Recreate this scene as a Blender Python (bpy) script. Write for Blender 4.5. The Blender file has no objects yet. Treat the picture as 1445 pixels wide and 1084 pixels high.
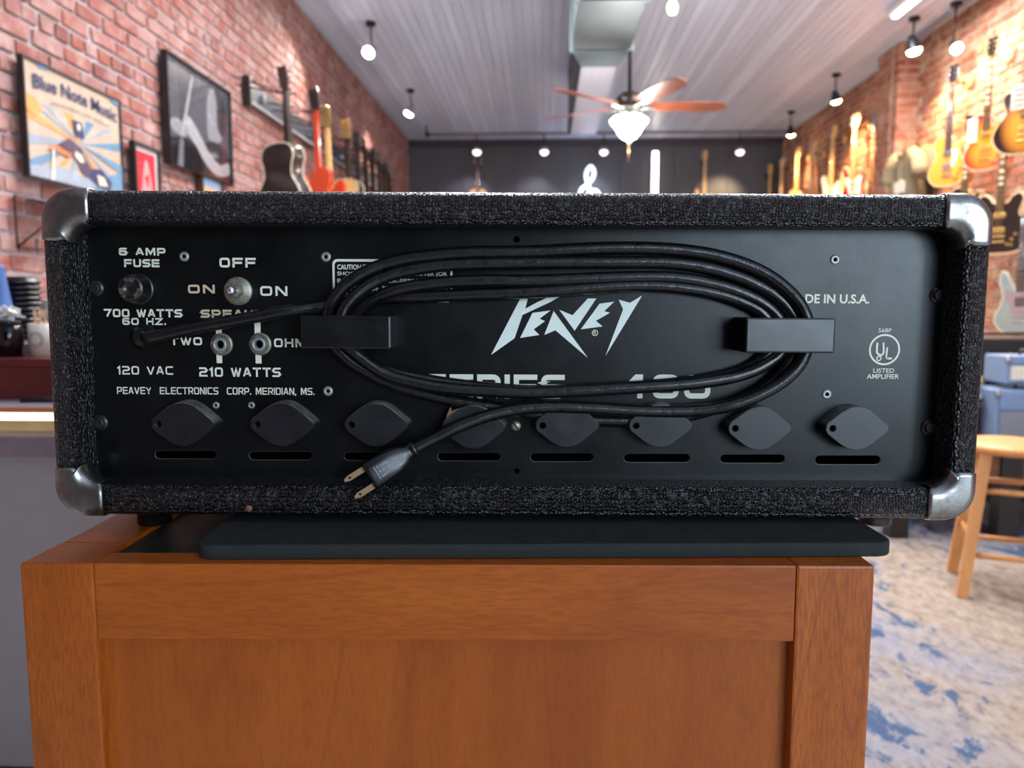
import bpy, bmesh, math, random
from mathutils import Vector, Matrix
random.seed(7)
sc = bpy.context.scene
COL = sc.collection
PI = math.pi

# ---------------------------------------------------------------- camera
F = 1100.0; CX, CY = 722.5, 542.0
CAMH = 1.10
PITCH = math.atan(112.0 / F)
YAW = math.atan(44.5 / F * math.cos(PITCH))
fh = Vector((-math.sin(YAW), math.cos(YAW), 0)); rt = Vector((math.cos(YAW), math.sin(YAW), 0))
fw = (fh * math.cos(PITCH) + Vector((0, 0, -math.sin(PITCH)))).normalized()
up = rt.cross(fw).normalized()
CAM = Vector((0, 0, CAMH))
cam = bpy.data.cameras.new('camera'); camo = bpy.data.objects.new('camera', cam); COL.objects.link(camo)
camo.matrix_world = Matrix(((rt.x, up.x, -fw.x, 0), (rt.y, up.y, -fw.y, 0), (rt.z, up.z, -fw.z, CAMH), (0, 0, 0, 1)))
cam.sensor_width = 36; cam.lens = F / 1445 * 36; cam.clip_start = 0.02; cam.clip_end = 100
cam.dof.use_dof = True; cam.dof.focus_distance = 0.52; cam.dof.aperture_fstop = 8.5
sc.camera = camo

# ---------------------------------------------------------------- light, world, exposure
sc.view_settings.view_transform = 'Standard'; sc.view_settings.look = 'None'
sc.view_settings.gamma = 1; sc.view_settings.use_curve_mapping = False
sc.view_settings.exposure = 0.95
W = bpy.data.worlds.new('world'); sc.world = W; W.use_nodes = True
W.node_tree.nodes['Background'].inputs[0].default_value = (0.72, 0.85, 1.0, 1)
W.node_tree.nodes['Background'].inputs[1].default_value = 0.8
# room dimensions
XL, XR, YF, YB, ZC = -2.07, 3.58, 12.2, -3.2, 3.60

def area(name, loc, size, sizey, energy, color, rot):
    l = bpy.data.lights.new(name, 'AREA'); l.shape = 'RECTANGLE'; l.size = size; l.size_y = sizey
    l.energy = energy; l.color = color
    o = bpy.data.objects.new(name, l); COL.objects.link(o); o.location = loc; o.rotation_euler = rot
    return o
# daylight through the shop front window behind the camera (facing +Y)
area('window_daylight_right', (3.05, YB + 0.02, 1.75), 0.9, 2.5, 72, (0.66, 0.84, 1.0), (math.radians(100), 0, 0))
area('window_daylight_middle', (1.75, YB + 0.02, 1.75), 1.5, 2.5, 62, (0.66, 0.84, 1.0), (math.radians(138), 0, 0))
# ceiling battens (built below) throw light downwards; those out of view are added fill
CEIL_LAMPS = []

def spot(name, loc, target, energy, color, size=1.2, blend=0.8, rad=0.04):
    l = bpy.data.lights.new(name, 'SPOT'); l.energy = energy; l.color = color; l.spot_size = size; l.spot_blend = blend
    l.shadow_soft_size = rad
    o = bpy.data.objects.new(name, l); COL.objects.link(o); o.location = loc
    o.rotation_euler = (Vector(target) - Vector(loc)).to_track_quat('-Z', 'Y').to_euler()
    return o
def point(name, loc, energy, color, rad=0.08):
    l = bpy.data.lights.new(name, 'POINT'); l.energy = energy; l.color = color; l.shadow_soft_size = rad
    o = bpy.data.objects.new(name, l); COL.objects.link(o); o.location = loc
    return o

# ---------------------------------------------------------------- picture geometry helpers
def ray(px, py):
    return (fw + rt * ((px - CX) / F) + up * ((CY - py) / F)).normalized()
def on_x(px, py, X):
    d = ray(px, py); return CAM + d * ((X - CAM.x) / d.x)
def on_y(px, py, Y):
    d = ray(px, py); return CAM + d * ((Y - CAM.y) / d.y)
def on_z(px, py, Z):
    d = ray(px, py); return CAM + d * ((Z - CAM.z) / d.z)
def proj(p):
    v = Vector(p) - CAM; z = v.dot(fw)
    if z <= 0.05: return None
    return (CX + F * v.dot(rt) / z, CY - F * v.dot(up) / z)

# ---------------------------------------------------------------- object helpers
def link(name, data, parent=None):
    o = bpy.data.objects.new(name, data); COL.objects.link(o)
    if parent is not None: o.parent = parent
    return o
def tag(o, label=None, cat=None, group=None, kind=None):
    if label: o['label'] = label
    if cat: o['category'] = cat
    if group: o['group'] = group
    if kind: o['kind'] = kind
    return o
def thing(name, label, cat, loc=(0, 0, 0), rotz=0, group=None):
    o = link(name, None); o.location = loc; o.rotation_euler = (0, 0, rotz)
    o.empty_display_size = 0.05
    return tag(o, label, cat, group)

class MB:
    def __init__(s): s.v = []; s.f = []; s.sm = []; s.mi = []
    def add(s, vs, fs, smooth=False, mi=0):
        b = len(s.v); s.v += [Vector(v) for v in vs]
        for f in fs: s.f.append([b + i for i in f]); s.sm.append(smooth); s.mi.append(mi)
        return s
    def box(s, c, d, M=None, mi=0, ch=0.0):
        x, y, z = d[0] / 2, d[1] / 2, d[2] / 2; c = Vector(c)
        if ch <= 0:
            vs = [Vector((i * x, j * y, k * z)) for i in (-1, 1) for j in (-1, 1) for k in (-1, 1)]
            fs = [(0, 1, 3, 2), (4, 6, 7, 5), (0, 4, 5, 1), (2, 3, 7, 6), (0, 2, 6, 4), (1, 5, 7, 3)]
        else:
            bm = bmesh.new(); bmesh.ops.create_cube(bm, size=1)
            for v in bm.verts: v.co = Vector((v.co.x * d[0], v.co.y * d[1], v.co.z * d[2]))
            bmesh.ops.bevel(bm, geom=bm.edges[:], offset=ch, segments=2, affect='EDGES', profile=0.6)
            bm.verts.index_update()
            vs = [v.co.copy() for v in bm.verts]; fs = [[v.index for v in f.verts] for f in bm.faces]; bm.free()
        if M is not None: vs = [M @ v for v in vs]
        return s.add([v + c for v in vs], fs, False, mi)
    def b2(s, a, b, mi=0, ch=0.0):
        a = Vector(a); b = Vector(b); return s.box((a + b) / 2, [abs(q) for q in (b - a)], None, mi, ch)
    def cyl(s, p0, p1, r0, r1=None, n=16, cap=True, mi=0, smooth=True):
        if r1 is None: r1 = r0
        p0 = Vector(p0); p1 = Vector(p1); ax = (p1 - p0).normalized()
        u = ax.orthogonal().normalized(); w = ax.cross(u)
        vs = []
        for p, r in ((p0, r0), (p1, r1)):
            for i in range(n):
                a = 2 * PI * i / n; vs.append(p + u * (r * math.cos(a)) + w * (r * math.sin(a)))
        s.add(vs, [(i, (i + 1) % n, n + (i + 1) % n, n + i) for i in range(n)], smooth, mi)
        if cap: s.add(vs[:n], [list(range(n))[::-1]], False, mi); s.add(vs[n:], [list(range(n))], False, mi)
        return s
    def lathe(s, prof, o=(0, 0, 0), ax=(0, 0, 1), n=24, mi=0, smooth=True):
        o = Vector(o); ax = Vector(ax).normalized(); u = ax.orthogonal().normalized(); w = ax.cross(u); m = len(prof)
        vs = []
        for r, h in prof:
            for i in range(n):
                a = 2 * PI * i / n; vs.append(o + ax * h + u * (r * math.cos(a)) + w * (r * math.sin(a)))
        fs = []
        for k in range(m - 1):
            for i in range(n):
                fs.append((k * n + i, k * n + (i + 1) % n, (k + 1) * n + (i + 1) % n, (k + 1) * n + i))
        return s.add(vs, fs, smooth, mi)
    def tube(s, pts, r, n=10, mi=0, closed=False, ry=None):
        pts = [Vector(p) for p in pts]; N = len(pts); vs = []; prev = None
        for i, p in enumerate(pts):
            if closed: t = pts[(i + 1) % N] - pts[i - 1]
            else: t = pts[min(i + 1, N - 1)] - pts[max(i - 1, 0)]
            t.normalize()
            if prev is None: u = t.orthogonal().normalized()
            else:
                u = prev - t * prev.dot(t)
                u = u.normalized() if u.length > 1e-6 else t.orthogonal().normalized()
            prev = u; w = t.cross(u); rr = r[i] if isinstance(r, (list, tuple)) else r
            for k in range(n):
                a = 2 * PI * k / n; vs.append(p + u * (rr * math.cos(a)) + w * (rr * math.sin(a)))
        fs = []
        for i in range(N if closed else N - 1):
            j = (i + 1) % N
            for k in range(n): fs.append((i * n + k, i * n + (k + 1) % n, j * n + (k + 1) % n, j * n + k))
        s.add(vs, fs, True, mi)
        if not closed:
            s.add(vs[:n], [list(range(n))[::-1]], False, mi); s.add(vs[-n:], [list(range(n))], False, mi)
        return s
    def prism(s, pts, y0, y1, ch=0.0, mi=0, side_mi=None, smooth=True):
        """pts: list of (x,z); slab between depth y0 (front) and y1 (back), both rims chamfered by ch"""
        n = len(pts); c = Vector((sum(p[0] for p in pts) / n, sum(p[1] for p in pts) / n))
        def inset(d):
            if d == 0: return [Vector(p) for p in pts]
            out = []
            area_ = sum(pts[i][0] * pts[(i + 1) % n][1] - pts[(i + 1) % n][0] * pts[i][1] for i in range(n))
            sg = 1 if area_ > 0 else -1
            for i in range(n):
                e = (Vector(pts[(i + 1) % n]) - Vector(pts[i - 1]))
                if e.length < 1e-9: e = Vector((1, 0))
                e.normalize(); nn = Vector((-e.y, e.x)) * sg
                out.append(Vector(pts[i]) + nn * d)
            return out
        if ch > 0: rings = [(inset(ch), y0), (inset(ch * 0.3), y0 + ch * 0.3), (inset(0), y0 + ch), (inset(0), y1 - ch), (inset(ch * 0.3), y1 - ch * 0.3), (inset(ch), y1)]
        else: rings = [(inset(0), y0), (inset(0), y1)]
        vs = [Vector((p.x, y, p.y)) for r, y in rings for p in r]
        fs = []
        for k in range(len(rings) - 1):
            for i in range(n): fs.append((k * n + i, k * n + (i + 1) % n, (k + 1) * n + (i + 1) % n, (k + 1) * n + i))
        s.add(vs, fs, smooth, mi if side_mi is None else side_mi)
        s.add(vs[:n], [list(range(n))], False, mi); s.add(vs[-n:], [list(range(n))[::-1]], False, mi)
        return s
    def xf(s, M):
        s.v = [M @ v for v in s.v]; return s
    def mesh(s, name, mats):
        me = bpy.data.meshes.new(name); me.from_pydata([tuple(v) for v in s.v], [], s.f)
        if not isinstance(mats, (list, tuple)): mats = [mats]
        for m in mats: me.materials.append(m)
        for p, a, b in zip(me.polygons, s.sm, s.mi): p.use_smooth = a; p.material_index = b
        bm = bmesh.new(); bm.from_mesh(me); bmesh.ops.remove_doubles(bm, verts=bm.verts, dist=1e-6) if len(s.v) < 60000 and getattr(s, 'weld', True) else None
        bmesh.ops.recalc_face_normals(bm, faces=bm.faces); bm.to_mesh(me); bm.free()
        return me
    def build(s, name, mats, parent=None):
        return link(name, s.mesh(name, mats), parent)

def catmull(pts, k=6, closed=False):
    P = [Vector(p) for p in pts]; n = len(P); out = []
    rng = range(n) if closed else range(n - 1)
    for i in rng:
        if closed: a, b, c, d = P[i - 1], P[i], P[(i + 1) % n], P[(i + 2) % n]
        else: a, b, c, d = P[max(i - 1, 0)], P[i], P[i + 1], P[min(i + 2, n - 1)]
        for j in range(k):
            t = j / k
            out.append(0.5 * ((2 * b) + (c - a) * t + (2 * a - 5 * b + 4 * c - d) * t * t + (3 * b - a - 3 * c + d) * t ** 3))
    if not closed: out.append(P[-1])
    return out

# ---------------------------------------------------------------- materials
def srgb(r, g, b):
    f = lambda c: (c / 255 / 12.92) if c / 255 <= 0.04045 else ((c / 255 + 0.055) / 1.055) ** 2.4
    return (f(r), f(g), f(b), 1)
class N:
    def __init__(s, name):
        s.m = bpy.data.materials.new(name); s.m.use_nodes = True; s.t = s.m.node_tree
        s.b = s.t.nodes['Principled BSDF']
    def n(s, typ, **kw):
        x = s.t.nodes.new(typ)
        for k, v in kw.items():
            if k in x.inputs: x.inputs[k].default_value = v
            else: setattr(x, k, v)
        return x
    def l(s, a, b): s.t.links.new(a, b)
    def coord(s, scale=(1, 1, 1), kind='Object', rot=(0, 0, 0)):
        tc = s.n('ShaderNodeTexCoord'); mp = s.n('ShaderNodeMapping')
        mp.inputs['Scale'].default_value = scale; mp.inputs['Rotation'].default_value = rot
        s.l(tc.outputs[kind], mp.inputs['Vector']); return mp.outputs['Vector']
    def noise(s, vec, scale, detail=4, rough=0.6, dist=0.0):
        x = s.n('ShaderNodeTexNoise'); x.inputs['Scale'].default_value = scale; x.inputs['Detail'].default_value = detail
        x.inputs['Roughness'].default_value = rough; x.inputs['Distortion'].default_value = dist
        if vec is not None: s.l(vec, x.inputs['Vector'])
        return x.outputs['Fac']
    def ramp(s, fac, stops):
        r = s.n('ShaderNodeValToRGB'); e = r.color_ramp.elements
        while len(e) < len(stops): e.new(0.5)
        for q, (p, c) in zip(e, stops): q.position = p; q.color = c if len(c) == 4 else (*c, 1)
        s.l(fac, r.inputs['Fac']); return r.outputs['Color']
    def mix(s, fac, a, b, typ='MIX'):
        x = s.n('ShaderNodeMix'); x.data_type = 'RGBA'; x.blend_type = typ
        for v, i in ((fac, 0), (a, 6), (b, 7)):
            if isinstance(v, (float, int)): x.inputs[i].default_value = v
            elif isinstance(v, tuple): x.inputs[i].default_value = v
            else: s.l(v, x.inputs[i])
        return x.outputs[2]
    def math(s, op, a, b=None):
        x = s.n('ShaderNodeMath'); x.operation = op
        for i, v in enumerate((a, b)):
            if v is None: continue
            if isinstance(v, (float, int)): x.inputs[i].default_value = v
            else: s.l(v, x.inputs[i])
        return x.outputs[0]
    def bump(s, h, strength=0.5, dist=0.001):
        x = s.n('ShaderNodeBump'); x.inputs['Strength'].default_value = strength; x.inputs['Distance'].default_value = dist
        s.l(h, x.inputs['Height']); s.l(x.outputs['Normal'], s.b.inputs['Normal']); return s
    def set(s, color=None, rough=None, metal=None, spec=None, coat=None, coat_rough=None):
        for k, v in (('Base Color', color), ('Roughness', rough), ('Metallic', metal), ('Specular IOR Level', spec), ('Coat Weight', coat), ('Coat Roughness', coat_rough)):
            if v is None: continue
            if hasattr(v, 'is_linked') or hasattr(v, 'links'): s.l(v, s.b.inputs[k])
            else: s.b.inputs[k].default_value = v
        return s
_mc = {}
def plain(name, c, rough=0.5, metal=0.0, var=0.12, scale=30, spec=None, coat=None, bump=0):
    """simple procedural surface: slight noise in tone and gloss"""
    if name in _mc: return _mc[name]
    q = N(name); v = q.coord(); f = q.noise(v, scale, 5)
    c = c if len(c) == 4 else (*c, 1)
    lo = tuple(x * (1 - var) for x in c[:3]) + (1,); hi = tuple(min(1, x * (1 + var)) for x in c[:3]) + (1,)
    q.set(q.ramp(f, [(0.3, lo), (0.7, hi)]), None, metal, spec, coat)
    q.l(q.ramp(f, [(0.3, (rough * 0.85,) * 3), (0.7, (min(1, rough * 1.15),) * 3)]), q.b.inputs['Roughness'])
    if bump: q.bump(f, bump, 0.002)
    _mc[name] = q.m; return q.m
def glow(name, c, strength):
    if name in _mc: return _mc[name]
    q = N(name); q.set((*c[:3], 1), 0.5); q.b.inputs['Emission Color'].default_value = (*c[:3], 1); q.b.inputs['Emission Strength'].default_value = strength
    _mc[name] = q.m; return q.m

def m_brick(name, cols, pale, worn):
    q = N(name)
    geo = q.n('ShaderNodeNewGeometry'); oi = q.n('ShaderNodeObjectInfo')
    r = q.math('FRACT', q.math('ADD', geo.outputs['Random Per Island'], oi.outputs['Random']))
    base = q.ramp(r, [(i / (len(cols) - 1), c) for i, c in enumerate(cols)])
    # world position so texture is continuous and differs brick to brick
    v = q.n('ShaderNodeMapping'); q.l(geo.outputs['Position'], v.inputs['Vector'])
    f1 = q.noise(v.outputs['Vector'], 9, 6, 0.65); f2 = q.noise(v.outputs['Vector'], 70, 4, 0.7)
    c = q.mix(q.ramp(f2, [(0.35, (0, 0, 0)), (0.75, (1, 1, 1))]), base, q.mix(0.5, base, (0.05, 0.02, 0.015, 1)))
    c = q.mix(q.math('MULTIPLY', q.ramp(f1, [(0.45, (0, 0, 0)), (0.72, (1, 1, 1))]), worn), c, pale)
    q.set(c, 0.85); q.bump(f2, 0.6, 0.004); return q.m
M_brick = m_brick('red_brick', [srgb(156, 88, 78), srgb(170, 104, 92), srgb(142, 82, 74), srgb(178, 122, 114), srgb(164, 90, 72), srgb(178, 134, 126), srgb(146, 78, 68)], srgb(198, 172, 166), 0.7)
M_brick2 = m_brick('warm_red_brick', [srgb(160, 92, 68), srgb(178, 104, 76), srgb(146, 80, 58), srgb(190, 132, 100), srgb(166, 92, 62), srgb(184, 128, 104)], srgb(204, 176, 150), 0.7)
M_mortar = plain('lime_mortar', srgb(176, 162, 162), 0.95, 0, 0.2, 25, bump=0.5)
M_mortar2 = plain('warm_mortar', srgb(186, 164, 142), 0.95, 0, 0.2, 25, bump=0.5)
M_ceil = None
def m_ceiling():
    q = N('painted_beadboard'); geo = q.n('ShaderNodeNewGeometry'); mp = q.n('ShaderNodeMapping'); mp.inputs['Scale'].default_value = (14, 0.8, 14)
    q.l(geo.outputs['Position'], mp.inputs['Vector']); f = q.noise(mp.outputs['Vector'], 1.0, 5, 0.6)
    oi = q.n('ShaderNodeObjectInfo')
    c = q.ramp(f, [(0.3, srgb(200, 209, 228)), (0.7, srgb(220, 229, 246))])
    c = q.mix(q.math('MULTIPLY', oi.outputs['Random'], 0.6), c, srgb(172, 176, 190))  # random board tone, strengthened to paint in highlight streaks along the boards
    q.set(c, None); q.l(q.ramp(f, [(0.3, (0.32,) * 3), (0.7, (0.5,) * 3)]), q.b.inputs['Roughness']); q.bump(f, 0.3, 0.003); return q.m
M_ceil = m_ceiling()
M_farwall = plain('charcoal_wall_paint', srgb(80, 80, 86), 0.6, 0, 0.1, 3)
M_black = plain('black_paint', srgb(22, 22, 24), 0.45)
M_darkmetal = plain('dark_metal', srgb(40, 40, 44), 0.4, 0.6)
M_whiteplastic = plain('white_plastic', srgb(225, 225, 222), 0.4, 0, 0.03)
M_greywall = plain('grey_counter_paint', srgb(150, 148, 150), 0.6, 0, 0.04, 6)
M_steel = plain('brushed_steel', srgb(180, 182, 186), 0.32, 0.9, 0.1, 60)
M_duct = plain('galvanised_duct', srgb(120, 134, 138), 0.5, 0.3, 0.12, 5)

def m_tolex():
    q = N('black_tolex')
    v = q.coord((1, 1, 1)); nz = q.n('ShaderNodeTexNoise'); nz.inputs['Scale'].default_value = 260; nz.inputs['Detail'].default_value = 3
    q.l(v, nz.inputs['Vector'])
    dv = q.n('ShaderNodeVectorMath'); dv.operation = 'MULTIPLY_ADD'; q.l(nz.outputs['Color'], dv.inputs[0]); dv.inputs[1].default_value = (0.0019,) * 3; q.l(v, dv.inputs[2])
    vo = q.n('ShaderNodeTexVoronoi'); vo.distance = 'CHEBYCHEV'; vo.inputs['Scale'].default_value = 470; vo.inputs['Randomness'].default_value = 0.55
    mp = q.n('ShaderNodeMapping'); mp.inputs['Scale'].default_value = (1.0, 1.0, 0.72); q.l(dv.outputs[0], mp.inputs['Vector']); q.l(mp.outputs[0], vo.inputs['Vector'])
    h = q.ramp(vo.outputs['Distance'], [(0.15, (1, 1, 1)), (0.55, (0, 0, 0))])
    f2 = q.noise(v, 1500, 2); h2 = q.math('ADD', h, q.math('MULTIPLY', f2, 0.35))
    q.set(q.ramp(h, [(0.0, srgb(3, 3, 4)), (1.0, srgb(11, 12, 14))]), 0.28, 0, 0.6)
    q.bump(h2, 1.0, 0.0014); return q.m
M_tolex = m_tolex()
def m_chrome():
    q = N('worn_chrome'); v = q.coord(); f = q.noise(v, 55, 6, 0.7); f2 = q.noise(v, 700, 3)
    c = q.ramp(f, [(0.35, srgb(104, 96, 88)), (0.62, srgb(150, 150, 148))])
    q.set(c, None, 0.95); q.l(q.ramp(f, [(0.3, (0.42,) * 3), (0.7, (0.24,) * 3)]), q.b.inputs['Roughness']); q.bump(f2, 0.12, 0.0004); return q.m
M_chrome = m_chrome()
def m_panel():
    q = N('black_anodised_panel'); v = q.coord((1, 1, 1)); f = q.noise(v, 22, 7, 0.7); f2 = q.noise(q.coord((6, 1, 1)), 220, 3)
    c = q.ramp(f, [(0.3, srgb(5, 6, 7)), (0.75, srgb(13, 15, 16))])
    q.set(c, None, 0, 0.3); q.l(q.ramp(f, [(0.3, (0.27,) * 3), (0.75, (0.38,) * 3)]), q.b.inputs['Roughness']); q.bump(f2, 0.12, 0.0003); return q.m
M_panel = m_panel()
M_print = plain('cream_screen_print', srgb(214, 214, 196), 0.6, 0, 0.06, 90)
M_printtan = plain('yellowed_screen_print', srgb(196, 176, 146), 0.6, 0, 0.08, 90)
M_rubber = plain('black_cord_rubber', srgb(13, 13, 14), 0.3, 0, 0.25, 120, bump=0.25)
M_bakelite = plain('black_moulded_plastic', srgb(14, 14, 16), 0.3, 0, 0.15, 60)
M_cover = plain('transistor_cover_plastic', srgb(18, 17, 22), 0.38, 0, 0.2, 60)
M_deep = plain('dark_void', srgb(3, 3, 3), 0.95, spec=0.03)
M_alu = plain('dull_aluminium', srgb(150, 156, 154), 0.45, 0.6, 0.1, 400)
M_nickel = plain('tarnished_nickel', srgb(134, 132, 116), 0.42, 0.6, 0.3, 300)
M_brass = plain('tarnished_brass', srgb(84, 62, 38), 0.4, 0.7, 0.3, 300)
M_blkbolt = plain('black_bolt', srgb(46, 46, 48), 0.32, 0.5, 0.2, 300)
M_mat = plain('charcoal_rubber_slab', srgb(37, 40, 39), 0.8, 0, 0.12, 90, spec=0.25, bump=0.2)
def m_wood(name, ax, c0, c1, c2, fine=1.0, rough=0.42):
    q = N(name); s = [1, 1, 1]
    s = [16, 16, 16]; s[ax] = 1.6
    v = q.coord(tuple(s)); f = q.noise(v, 1.0, 6, 0.6, 0.9)
    s2 = [620, 620, 620]; s2[ax] = 85; f2 = q.noise(q.coord(tuple(s2)), 1.0, 3, 0.6)
    s3 = [7, 7, 7]; s3[ax] = 1.2; f3 = q.noise(q.coord(tuple(s3)), 1.0, 2, 0.5, 0.4)
    c = q.ramp(f, [(0.25, c0), (0.52, c1), (0.8, c2)])
    c = q.mix(q.math('MULTIPLY', q.ramp(f2, [(0.40, (1, 1, 1)), (0.56, (0, 0, 0))]), 0.42 * fine), c, tuple(x * 0.45 for x in c0[:3]) + (1,))
    c = q.mix(q.math('MULTIPLY', q.ramp(f3, [(0.4, (0, 0, 0)), (0.65, (1, 1, 1))]), 0.3), c, c0)
    ln_ = q.math('ABSOLUTE', q.math('SUBTRACT', q.math('FRACT', q.math('MULTIPLY', f3, 7.0)), 0.5))
    c = q.mix(q.math('MULTIPLY', q.ramp(ln_, [(0.0, (1, 1, 1)), (0.05, (0, 0, 0))]), 0.35 * fine), c, tuple(x * 0.5 for x in c0[:3]) + (1,))
    q.set(c, rough, 0, 0.35, 0.05, 0.3); q.bump(f2, 0.08, 0.0006); return q.m
WC = (srgb(138, 64, 12), srgb(160, 80, 18), srgb(180, 98, 30))
M_woodv = m_wood('maple_vertical_grain', 2, *WC)
M_woodh = m_wood('maple_horizontal_grain', 0, *WC, fine=0.7)
M_woody = m_wood('maple_depth_grain', 1, *WC)
M_woodp = m_wood('maple_panel_grain', 2, srgb(134, 60, 10), srgb(154, 76, 16), srgb(170, 90, 26), fine=0.5)
M_stool = m_wood('natural_stool_wood', 2, srgb(186, 122, 66), srgb(206, 142, 84), srgb(220, 160, 100), fine=0.3)
M_darkwood = m_wood('dark_brown_wood', 0, srgb(38, 24, 18), srgb(54, 34, 24), srgb(66, 42, 30))
M_midwood = m_wood('brown_bench_wood', 0, srgb(104, 62, 34), srgb(126, 78, 44), srgb(140, 92, 54))
M_redwood = m_wood('red_mahogany_box', 0, srgb(86, 30, 30), srgb(106, 40, 38), srgb(120, 52, 48))

# ================================================================ THE SETTING
def struct(o): o['kind'] = 'structure'; return o
def slab(name, a, b, m): return struct(MB().b2(a, b).build(name, m))
T = 0.12
floor = slab('floor', (XL - T, YB - T, -0.1), (XR + T, YF + T, 0), m_wood('pale_bounce_floor', 1, srgb(196, 194, 192), srgb(208, 206, 204), srgb(220, 218, 216), 0.3))  # hidden floor made pale to bounce light up to the ceiling
ceiling = slab('ceiling', (XL - T, YB - T, ZC + 0.012), (XR + T, YF + T, ZC + 0.12), M_ceil)
wall_left = slab('wall_left', (XL - T, YB, 0), (XL - 0.008, YF, ZC + 0.012), M_mortar)
wall_right = slab('wall_right', (XR + 0.008, YB, 0), (XR + T, YF, ZC + 0.012), M_mortar2)
wall_far = slab('wall_far', (XL - T, YF, 0), (XR + T, YF + T, ZC + 0.012), M_farwall)
# raised charcoal boards of the far wall
for i in range(7):
    x0 = XL + i * (XR - XL) / 7
    MB().b2((x0 + 0.006, YF - 0.018, 0), (x0 + (XR - XL) / 7 - 0.006, YF + 0.01, ZC - 0.03)).build('panel', M_farwall, wall_far)
struct(MB().b2((XL, YF - 0.05, ZC - 0.10), (XR, YF - 0.018, ZC - 0.004)).build('trim_1', plain('dark_plum_trim', srgb(60, 50, 60), 0.5)))
# front wall (behind the camera) with the shop window
fwb = MB()
for a, b in (((XL - T, 0), (XR + T, 0.5)), ((XL - T, 3.02), (XR + T, ZC + 0.012)), ((XL - T, 0.5), (0.98, 3.02)), ((3.52, 0.5), (XR + T, 3.02))):
    fwb.b2((a[0], YB - T, a[1]), (b[0], YB, b[1]))
struct(fwb.build('wall_front', plain('dark_front_wall', srgb(44, 40, 40), 0.8)))
for i, (x0, x1) in enumerate(((0.98, 3.52),)):
    f = MB()
    for xx in ([x0, 2.55, x1]): f.b2((xx - 0.03, YB - 0.1, 0.5), (xx + 0.03, YB - 0.02, 3.02))
    for zz in (0.53, 2.99): f.b2((x0, YB - 0.1, zz - 0.03), (x1, YB - 0.02, zz + 0.03))
    struct(f.build('window_%d' % (i + 1), M_darkmetal))

# ceiling beadboard, one board after the other
nb = 66; bw = (XR - XL) / nb
pm = MB().prism([(-bw / 2 + 0.005, 0.014), (-bw / 2 + 0.005, 0.004), (-bw / 2 + 0.008, 0), (-0.003, 0), (0, 0.003), (0.003, 0), (bw / 2 - 0.008, 0), (bw / 2 - 0.005, 0.004), (bw / 2 - 0.005, 0.014)], YB, YF, smooth=False).mesh('plank', M_ceil)
for i in range(nb):
    o = link('plank', pm, ceiling); o.location = (XL + (i + 0.5) * bw, 0, ZC)

# bricks: pieces on real coursing; the 300 that show largest are single parts, the rest one part
def brick_box(mb, x, y, z, sy, sz, side, pro):
    a = x; b = x + side * pro
    mb.b2((min(a, b), y - sy / 2, z - sz / 2), (max(a, b), y + sy / 2, z + sz / 2))
def brick_wall(wall, X, side, mat, vis, skip=None):
    CL, CHt = 0.213, 0.0765; lst = []
    rows = int(ZC / CHt)
    for r in range(rows + 1):
        z = (r + 0.5) * CHt
        if z > ZC - 0.02: continue
        header = (r % 6 == 5)
        L = CL / 2 if header else CL
        n = int((YF - YB) / L)
        off = 0.5 * L if r % 2 else 0
        for k in range(n):
            y = YB + off + (k + 0.5) * L + random.uniform(-0.004, 0.004)
            if y > YF - L / 2: continue
            if skip and skip(y, z): continue
            lst.append((y, z, L - 0.014 - random.uniform(0, 0.012), CHt - 0.015 - random.uniform(0, 0.009), random.uniform(0.009, 0.0145)))
    sc_ = []
    for i, (y, z, sy, sz, pr) in enumerate(lst):
        p = [proj((X, y + a * sy / 2, z + b * sz / 2)) for a, b in ((-1, -1), (1, -1), (1, 1), (-1, 1))]
        s_ = 0
        if all(p) and vis(sum(q[0] for q in p) / 4, sum(q[1] for q in p) / 4):
            s_ = abs(sum(p[j][0] * p[(j + 1) % 4][1] - p[(j + 1) % 4][0] * p[j][1] for j in range(4))) / 2
        sc_.append((s_, i))
    top = set(i for s_, i in sorted(sc_, reverse=True)[:298] if s_ > 0)
    # a handful of slightly uneven brick shapes shared by the single bricks
    shapes = []
    for q in range(6):
        m = MB(); m.box((0, 0, 0), (1, 1, 1))
        j = [Vector((0, random.uniform(-0.03, 0.03), random.uniform(-0.05, 0.05))) for _ in m.v]
        m.v = [Vector((v.x * (1 + random.uniform(-0.12, 0.05)), v.y, v.z)) + d for v, d in zip(m.v, j)]
        shapes.append(m.mesh('brick', mat))
    rest = MB(); rest.weld = False
    for i, (y, z, sy, sz, pr) in enumerate(lst):
        if i in top:
            o = link('brick', random.choice(shapes), wall)
            o.location = (X - side * (0.0) + side * (-0.008 + pr / 2), y, z); o.scale = (pr, sy, sz)
            o.rotation_euler = (random.uniform(-0.012, 0.012), 0, random.uniform(-0.01, 0.01))
        else: brick_box(rest, X - side * 0.008, y, z, sy, sz, side, pr)
    o = rest.build('far_bricks', mat, wall); o['kind'] = 'stuff'
PIL = on_x(1264, 160, XR - 0.10)
PY0, PY1 = PIL.y - 0.24, PIL.y + 0.24
brick_wall(wall_left, XL, 1, M_brick, lambda x, y: -20 < x < 585 and -20 < y < 275 or (-20 < x < 60 and 0 < y < 480))
brick_wall(wall_right, XR, -1, M_brick2, lambda x, y: 1085 < x < 1465 and -20 < y < (275 if x < 1400 else 480), skip=lambda y, z: PY0 - 0.05 < y < PY1 + 0.05)
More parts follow.
